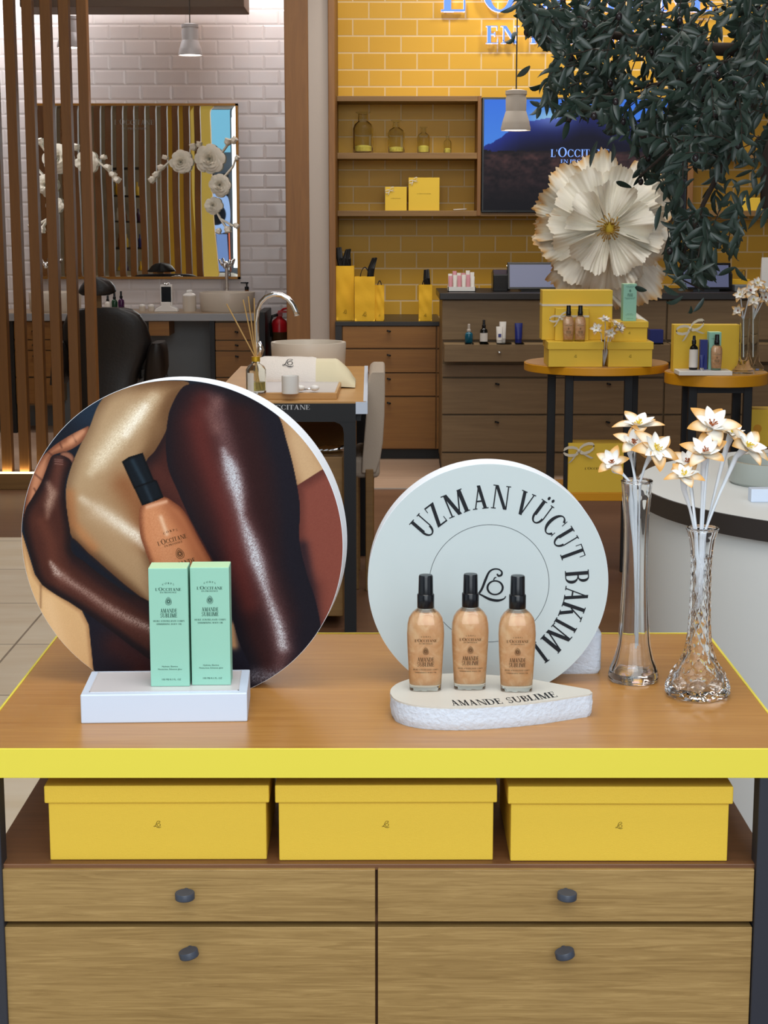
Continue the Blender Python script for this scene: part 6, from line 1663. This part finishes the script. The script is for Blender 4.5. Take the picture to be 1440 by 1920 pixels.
kx3 = P(1405, 800, yb_).x-bx0.x
t = thing('wooden_stool', 'low wooden stool behind the demonstration counter carrying a yellow carton', 'stool', (st0.x+.1, yb_+.1, 0))
build('seat', MB().box(st0.x-.01, yb_-.01, st0.z-.03, st0.x+.26, yb_+.2, st0.z), M['oak_shelf'], t, bevel=.003)
for a_ in (0, .22):
    for b_ in (0, .17): build('leg', MB().box(st0.x+a_, yb_+b_, 0, st0.x+a_+.03, yb_+b_+.03, st0.z-.03), M['oak_shelf'], t)
t = thing('yellow_carton', 'yellow carton with a thumb notch at the right edge behind the paper flowers', 'carton', (bx0.x+.1, yb_+.05, st0.z))
build('carton', MB().box(bx0.x, yb_+.01, st0.z, bx0.x+.2, yb_+.12, st0.z+70*kx3), M['yellow_box'], t, bevel=.001)
build('thumb_notch', MB().rings([[(bx0.x+.035+.016*math.cos(2*PI*i/20), y_, st0.z+34*kx3+.016*math.sin(2*PI*i/20)) for i in range(20)] for y_ in (yb_+.0092, yb_+.012)]), M['yellow_old'], t)

# taller paper-flower vases on the smaller round table
for px_, top, bot, wt, wb_, n, dy_ in ((1394, 596, 692, 20, 42, 'cut-glass', -.08), (1412, 585, 690, 22, 40, 'plain', .06)):
    Y = Y2+dy_; c = P(px_, bot, Y); k_ = P(px_+1, bot, Y).x-c.x; H0 = zt2+.002; h = P(px_, top, Y).z-H0
    t = thing('glass_vase', f'{n} clear vase of paper flowers on the smaller round table', 'vase', (c.x, Y, H0))
    pr_ = [(wb_/2*k_, H0), (wb_/2*k_, H0+.01), (wb_*.3*k_, H0+h*.14), (wt*.42*k_, H0+h*.3), (wt*.38*k_, H0+h*.7), (wt*.5*k_, H0+h)]
    build('glass_body', MB().lathe(c.x, Y, pr_+[(wt*.5*k_-.002, H0+h), (wt*.38*k_-.002, H0+h*.7), (wt*.42*k_-.002, H0+h*.3), (.001, H0+.012)], 28), M['glass_old'], t, smooth=40)
k7 = k2
for i, (px_, py_, d, sz, vx_) in enumerate(((1388, 553, (-.6, -.8, .4), 17, 1394), (1407, 546, (-.1, -.8, .6), 20, 1394), (1420, 532, (.1, -.8, .7), 20, 1412), (1384, 582, (-.4, -.9, .1), 15, 1394),
                                   (1412, 562, (0, -1, .3), 19, 1412), (1434, 558, (.4, -.9, .3), 17, 1412), (1432, 540, (.5, -.5, .8), 16, 1412))):
    Y = Y2-.08 if vx_ == 1394 else Y2+.06
    p = P(px_, py_, Y-.03); t = thing('paper_flower', ['leftmost', 'upper left', 'topmost', 'lowest left', 'central', 'lowest right', 'upper right'][i]+' small paper flower in the vases on the smaller round table', 'paper flower', (P(vx_, 690, Y).x, Y, zt2+.01), 'paper flowers on the smaller round table')
    blossom(t, tuple(p), d, sz*k7, i % 4, i*1.1)
    build('wrapped_stem', MB().tube([tuple(p), P(vx_, 600, Y), P(vx_, 670, Y)], .0022, 6), M['stem_paper'], t)
# ------------------------------------------------------------------ giant crinkled paper flower
YFl = 7.30-.0
cf = P(1140, 428, 7.25)
kfl = P(1141, 428, 7.25).x-cf.x
gf = thing('giant_paper_flower', 'giant white crinkled paper flower with golden ragged edges above the round table', 'paper flower', (cf.x, cf.y, zt1+.002))
gp_mat = vcol('crinkled_paper', .85)
def big_petal(name, a0, ro, hw, depth, seed, notch=0, cx_=0, cz_=0, gold=1.0, pleat=1.0, ri=.06):
    r_ = random.Random(seed); ph = [r_.uniform(0, 6.28) for _ in range(6)]
    def edge(s_): return (1-.10*abs(s_)**3+.03*math.sin(5*s_+ph[0])+.02*math.sin(13*s_+ph[1])+.012*math.sin(37*s_+ph[2])+.012*math.sin(61*s_+ph[3]))*(1-.55*max(0, abs(s_)-.86)/.14)
    def fn(u, v):
        s_ = (u-.5)*2; a = a0+s_*hw; q = (ri+(ro*edge(s_)-ri)*v)
        crk = pleat*(.0035*math.sin(s_*hw*26+ph[4]+v*1.5)*v**.6+.002*math.sin(s_*hw*61+ph[5])*v**.5+.012*math.sin(s_*4+v*7+ph[1])*v+.010*math.sin(s_*7+ph[0])*v**3)
        d = depth-.10*(1-(v))**1.5*0-.055*v**1.6*(1 if ro < .8 else .2)+.05*v**3*(math.sin(s_*5+ph[2]))+crk
        return (cf.x+(cx_+q*math.cos(a))*145*kfl, cf.y+d*1.3, cf.z+(cz_+q*math.sin(a))*145*kfl)
    def col(u, v):
        s_ = (u-.5)*2; g = max(0, (v-.86)/.14)**1.3*gold*(.65+.35*math.sin(23*s_+ph[3]))
        g = max(0, min(1, g)); pl = .5+.5*math.sin(s_*hw*34+ph[4]); wv = 248-6*pl*(1-v)
        return (wv*(1-g)+214*g, (wv-3)*(1-g)+160*g, (wv-14)*(1-g)+84*g)
    return build(name, MB().grid(fn, 90, 22, col), gp_mat, gf, smooth=True)
for i, (a, ro, hw) in enumerate(((2.45, .98, .52), (1.70, .98, .42), (.62, 1.0, .60), (-.25, .92, .55), (-1.0, 1.12, .50), (-2.0, 1.02, .50), (-2.9, .90, .55), (3.0, .92, .4))):
    big_petal('outer_petal', a, ro, hw, .10+.012*(i % 3), 10+i)
for i, (a, ro, hw) in enumerate(((2.2, .80, .62), (1.1, .80, .62), (.05, .74, .6), (-1.1, .80, .62), (-2.1, .84, .6), (3.25, .76, .6))):
    big_petal('middle_petal', a, ro, hw, .045+.012*(i % 2), 30+i, gold=.15)
for i, (a, ro, hw) in enumerate(((2.6, .58, .66), (1.4, .60, .66), (.2, .56, .66), (-.95, .62, .66), (-2.2, .60, .66))):
    big_petal('inner_petal', a, ro, hw, .0+.010*(i % 2), 50+i, gold=0, pleat=1.3, ri=.03)
build('flower_centre', MB().ball((cf.x, cf.y-.035, cf.z), 12*kfl, .02, 12*kfl, 14, 10), M['stamen_y'], gf, smooth=True)
stm = MB(); r_ = random.Random(4)
for i in range(30):
    a = 2*PI*i/30+r_.uniform(-.1, .1); q = r_.uniform(15, 28)*kfl
    stm.tube([(cf.x+6*kfl*math.cos(a), cf.y-.03, cf.z+6*kfl*math.sin(a)), (cf.x+q*.6*math.cos(a+.1), cf.y-.075, cf.z+q*.6*math.sin(a+.1)), (cf.x+q*math.cos(a+.25), cf.y-.05, cf.z+q*math.sin(a+.25))], [.0022, .002, .0035], 5)
build('stamens', stm, pm('ochre_stamen', (176, 140, 70), .8), gf)
sb = P(1163, 660, 7.30)
build('stem', MB().tube([(cf.x, cf.y+.16, cf.z), (P(1137, 545, 7.4).x, 7.40, P(1137, 545, 7.4).z), (P(1163, 570, 7.36).x, 7.36, P(1163, 570, 7.36).z), (P(1179, 592, 7.3).x, Y1+.13, P(1179, 592, 7.3).z), (P(1180, 640, 7.2).x, Y1+.12, zt1+.12), (P(1180, 680, 7.2).x, Y1+.10, zt1+.0014)], [.012, .012, .011, .010, .010, .010], 10), M['cream_paper'], gf, smooth=True)

# ------------------------------------------------------------------ olive tree reaching in from the upper right
ot = thing('olive_tree', 'leafy olive tree branches hanging into the upper right of the shop', 'tree', (2.1, 5.2, 0))
mask = [(150, 0), (160, 60), (195, 150), (330, 255), (440, 240), (400, 300), (310, 345), (312, 440), (295, 530), (310, 575), (450, 590), (560, 540), (585, 690), (660, 720), (760, 690), (760, 800), (780, 960), (850, 900), (935, 960), (925, 1060), (930, 1140), (905, 1240), (915, 1380), (990, 1400), (1060, 1440), (1180, 1440), (1200, 1330), (1300, 1250), (1370, 1140), (1330, 1030), (1390, 980), (1445, 880), (1500, 700), (1500, -60), (150, -60)]
mask = [(900+x/2.667, y/2.667) for x, y in mask]
holes = [(700, 270, 44), (800, 380, 50), (760, 330, 46), (1170, 245, 44), (720, 240, 40), (830, 340, 46), (640, 440, 40), (1070, 400, 32), (950, 290, 28), (770, 560, 40), (740, 620, 36), (1060, 1000, 66), (1100, 900, 60), (1010, 860, 46), (1180, 1000, 40), (1400, 1080, 60), (850, 540, 24), (1360, 900, 30), (1290, 980, 50), (480, 470, 34), (430, 380, 22), (540, 590, 22)]
holes = [(900+x/2.667, y/2.667, r/2.667) for x, y, r in holes]
def inside(x, y):
    c = False; n = len(mask)
    for i in range(n):
        (x0, y0), (x1, y1) = mask[i], mask[(i+1) % n]
        if (y0 > y) != (y1 > y) and x < (x1-x0)*(y-y0)/(y1-y0)+x0: c = not c
    return c and not any((x-a)**2+(y-b)**2 < r*r for a, b, r in holes)
def topx(v):
    z = v.z-CAMH; cc = v.y*math.cos(TILT)-z*math.sin(TILT); u = v.y*math.sin(TILT)+z*math.cos(TILT)
    return 720+FPX*v.x/cc, 960-FPX*u/cc
lf = MB(); br = MB(); olives = []; rt = random.Random(12)
def leaf(p, d, ln, wd, bend):
    d = d.normalized(); side = d.cross(Vector((rt.uniform(-.5, .5), -1, rt.uniform(-.5, .5)))).normalized(); nrm = side.cross(d)
    vs = []; n = 6
    for i in range(n+1):
        t = i/n; c = p+d*(ln*math.sin(t*(.4+abs(bend)*1.5))/(.4+abs(bend)*1.5))+side*(math.copysign(1, bend)*ln*(1-math.cos(t*(.1+abs(bend)*1.5)))/(.4+abs(bend)*1.5))+nrm*bend*.3*ln*t*t+Vector((0, 0, -.12*ln*t*t))
        w_ = wd*math.sin(PI*min(1, t*.93+.05))**.8*.5 if i < n else .0003
        vs += [c+side*w_, c+nrm*w_*.35, c-side*w_]
    fs = []
    for i in range(n):
        a = i*3; fs += [(a, a+1, a+4, a+3), (a+1, a+2, a+5, a+4)]
    lf.add(vs, fs)
sites = []
for k_ in range(1900):
    x = rt.uniform(955, 1450); y = rt.uniform(-15, 545)
    if not inside(x, y): continue
    dens = 1.0
    if x > 1330 and y > 250: dens = .5
    if rt.random() > dens: continue
    sites.append((x, y))
cnt = 0
for x, y in sites[:300]:
    Y = rt.uniform(4.55, 5.25); p = P(x, y, Y)
    a = rt.gauss(PI*1.22, .65) if y < 330 else rt.gauss(PI*1.42, .5)
    d = Vector((math.cos(a), rt.uniform(-.5, .4), math.sin(a))).normalized()
    ln = rt.uniform(.07, .13); m_ = rt.randint(4, 6); pts = []
    q = p-d*ln*.5
    for i in range(m_+1):
        t = i/m_; c = q+d*ln*t+Vector((rt.uniform(-.004, .004), 0, -.18*ln*t*t+rt.uniform(-.004, .004))); pts.append(c)
        if i:
            for sgn in (-1, 1):
                b = d.cross(Vector((0, -1, 0))).normalized()*sgn
                ld = d*rt.uniform(.5, .9)+b*rt.uniform(.5, 1.0)+Vector((rt.uniform(-.5, .5), rt.uniform(-.7, .7), rt.uniform(-.7, .3)))
                L1 = rt.uniform(.046, .078); e_ = c+ld.normalized()*L1
                sx_, sy_ = topx(e_)
                if inside(sx_, sy_) or (rt.random() < .06): leaf(c, ld, L1, rt.uniform(.013, .019), rt.choice((-1, 1))*rt.uniform(.05, 1.1)); cnt += 1
    if all(inside(*topx(v)) for v in (pts[0], pts[-1])): br.tube(pts, [.0016]*(len(pts)-1)+[.0008], 5)
    if rt.random() < .22: 
        o_ = pts[len(pts)//2]+Vector((0, -.005, -.015)); olives.append(o_)
print('leaves', cnt)
build('foliage', lf, M['leaf'], ot, weld=False, smooth=True)
for o_ in olives[:80]: build('olive_fruit', MB().ball(tuple(o_), .0085, .0085, .011, 10, 8), M['olive'], ot, smooth=True)
def limb(pp, r0, r1):
    pts = [P(x, y, Y) for x, y, Y in pp]; n = len(pts)
    br.tube(pts, [r0+(r1-r0)*i/(n-1) for i in range(n)], 10)
limb([(1560, 60, 5.1), (1440, 95, 5.0), (1340, 92, 4.95), (1260, 80, 4.9), (1180, 70, 4.9), (1100, 60, 4.85), (1030, 40, 4.8), (985, 20, 4.8)], .024, .003)
limb([(1340, 92, 4.95), (1300, 150, 4.9), (1220, 160, 4.9), (1130, 180, 4.85), (1050, 195, 4.8)], .010, .002)
limb([(1560, 150, 5.0), (1440, 200, 5.0), (1360, 230, 4.95), (1270, 270, 4.9), (1200, 330, 4.85)], .016, .003)
limb([(1400, 215, 5.0), (1360, 300, 4.95), (1320, 380, 4.95), (1290, 450, 4.9), (1270, 520, 4.9), (1320, 545, 4.9)], .010, .002)
limb([(1560, 500, 5.3), (1470, 440, 5.2), (1436, 380, 5.15), (1437, 300, 5.1), (1470, 200, 5.1)], .02, .016)
br.tube([(2.1, 5.3, 0), (2.05, 5.3, .7), (1.75, 5.25, 1.25), (1.5, 5.15, 1.45), P(1560, 150, 5.0)], [.06, .055, .045, .032, .024], 12)
build('branches', br, M['bark'], ot, smooth=True)
build('planter', MB().lathe(2.1, 5.3, [(.16, 0), (.22, .42), (.20, .42), (.18, .36), (.0001, .36)], 32, True, False), M['counter_dark'], ot, smooth=40)
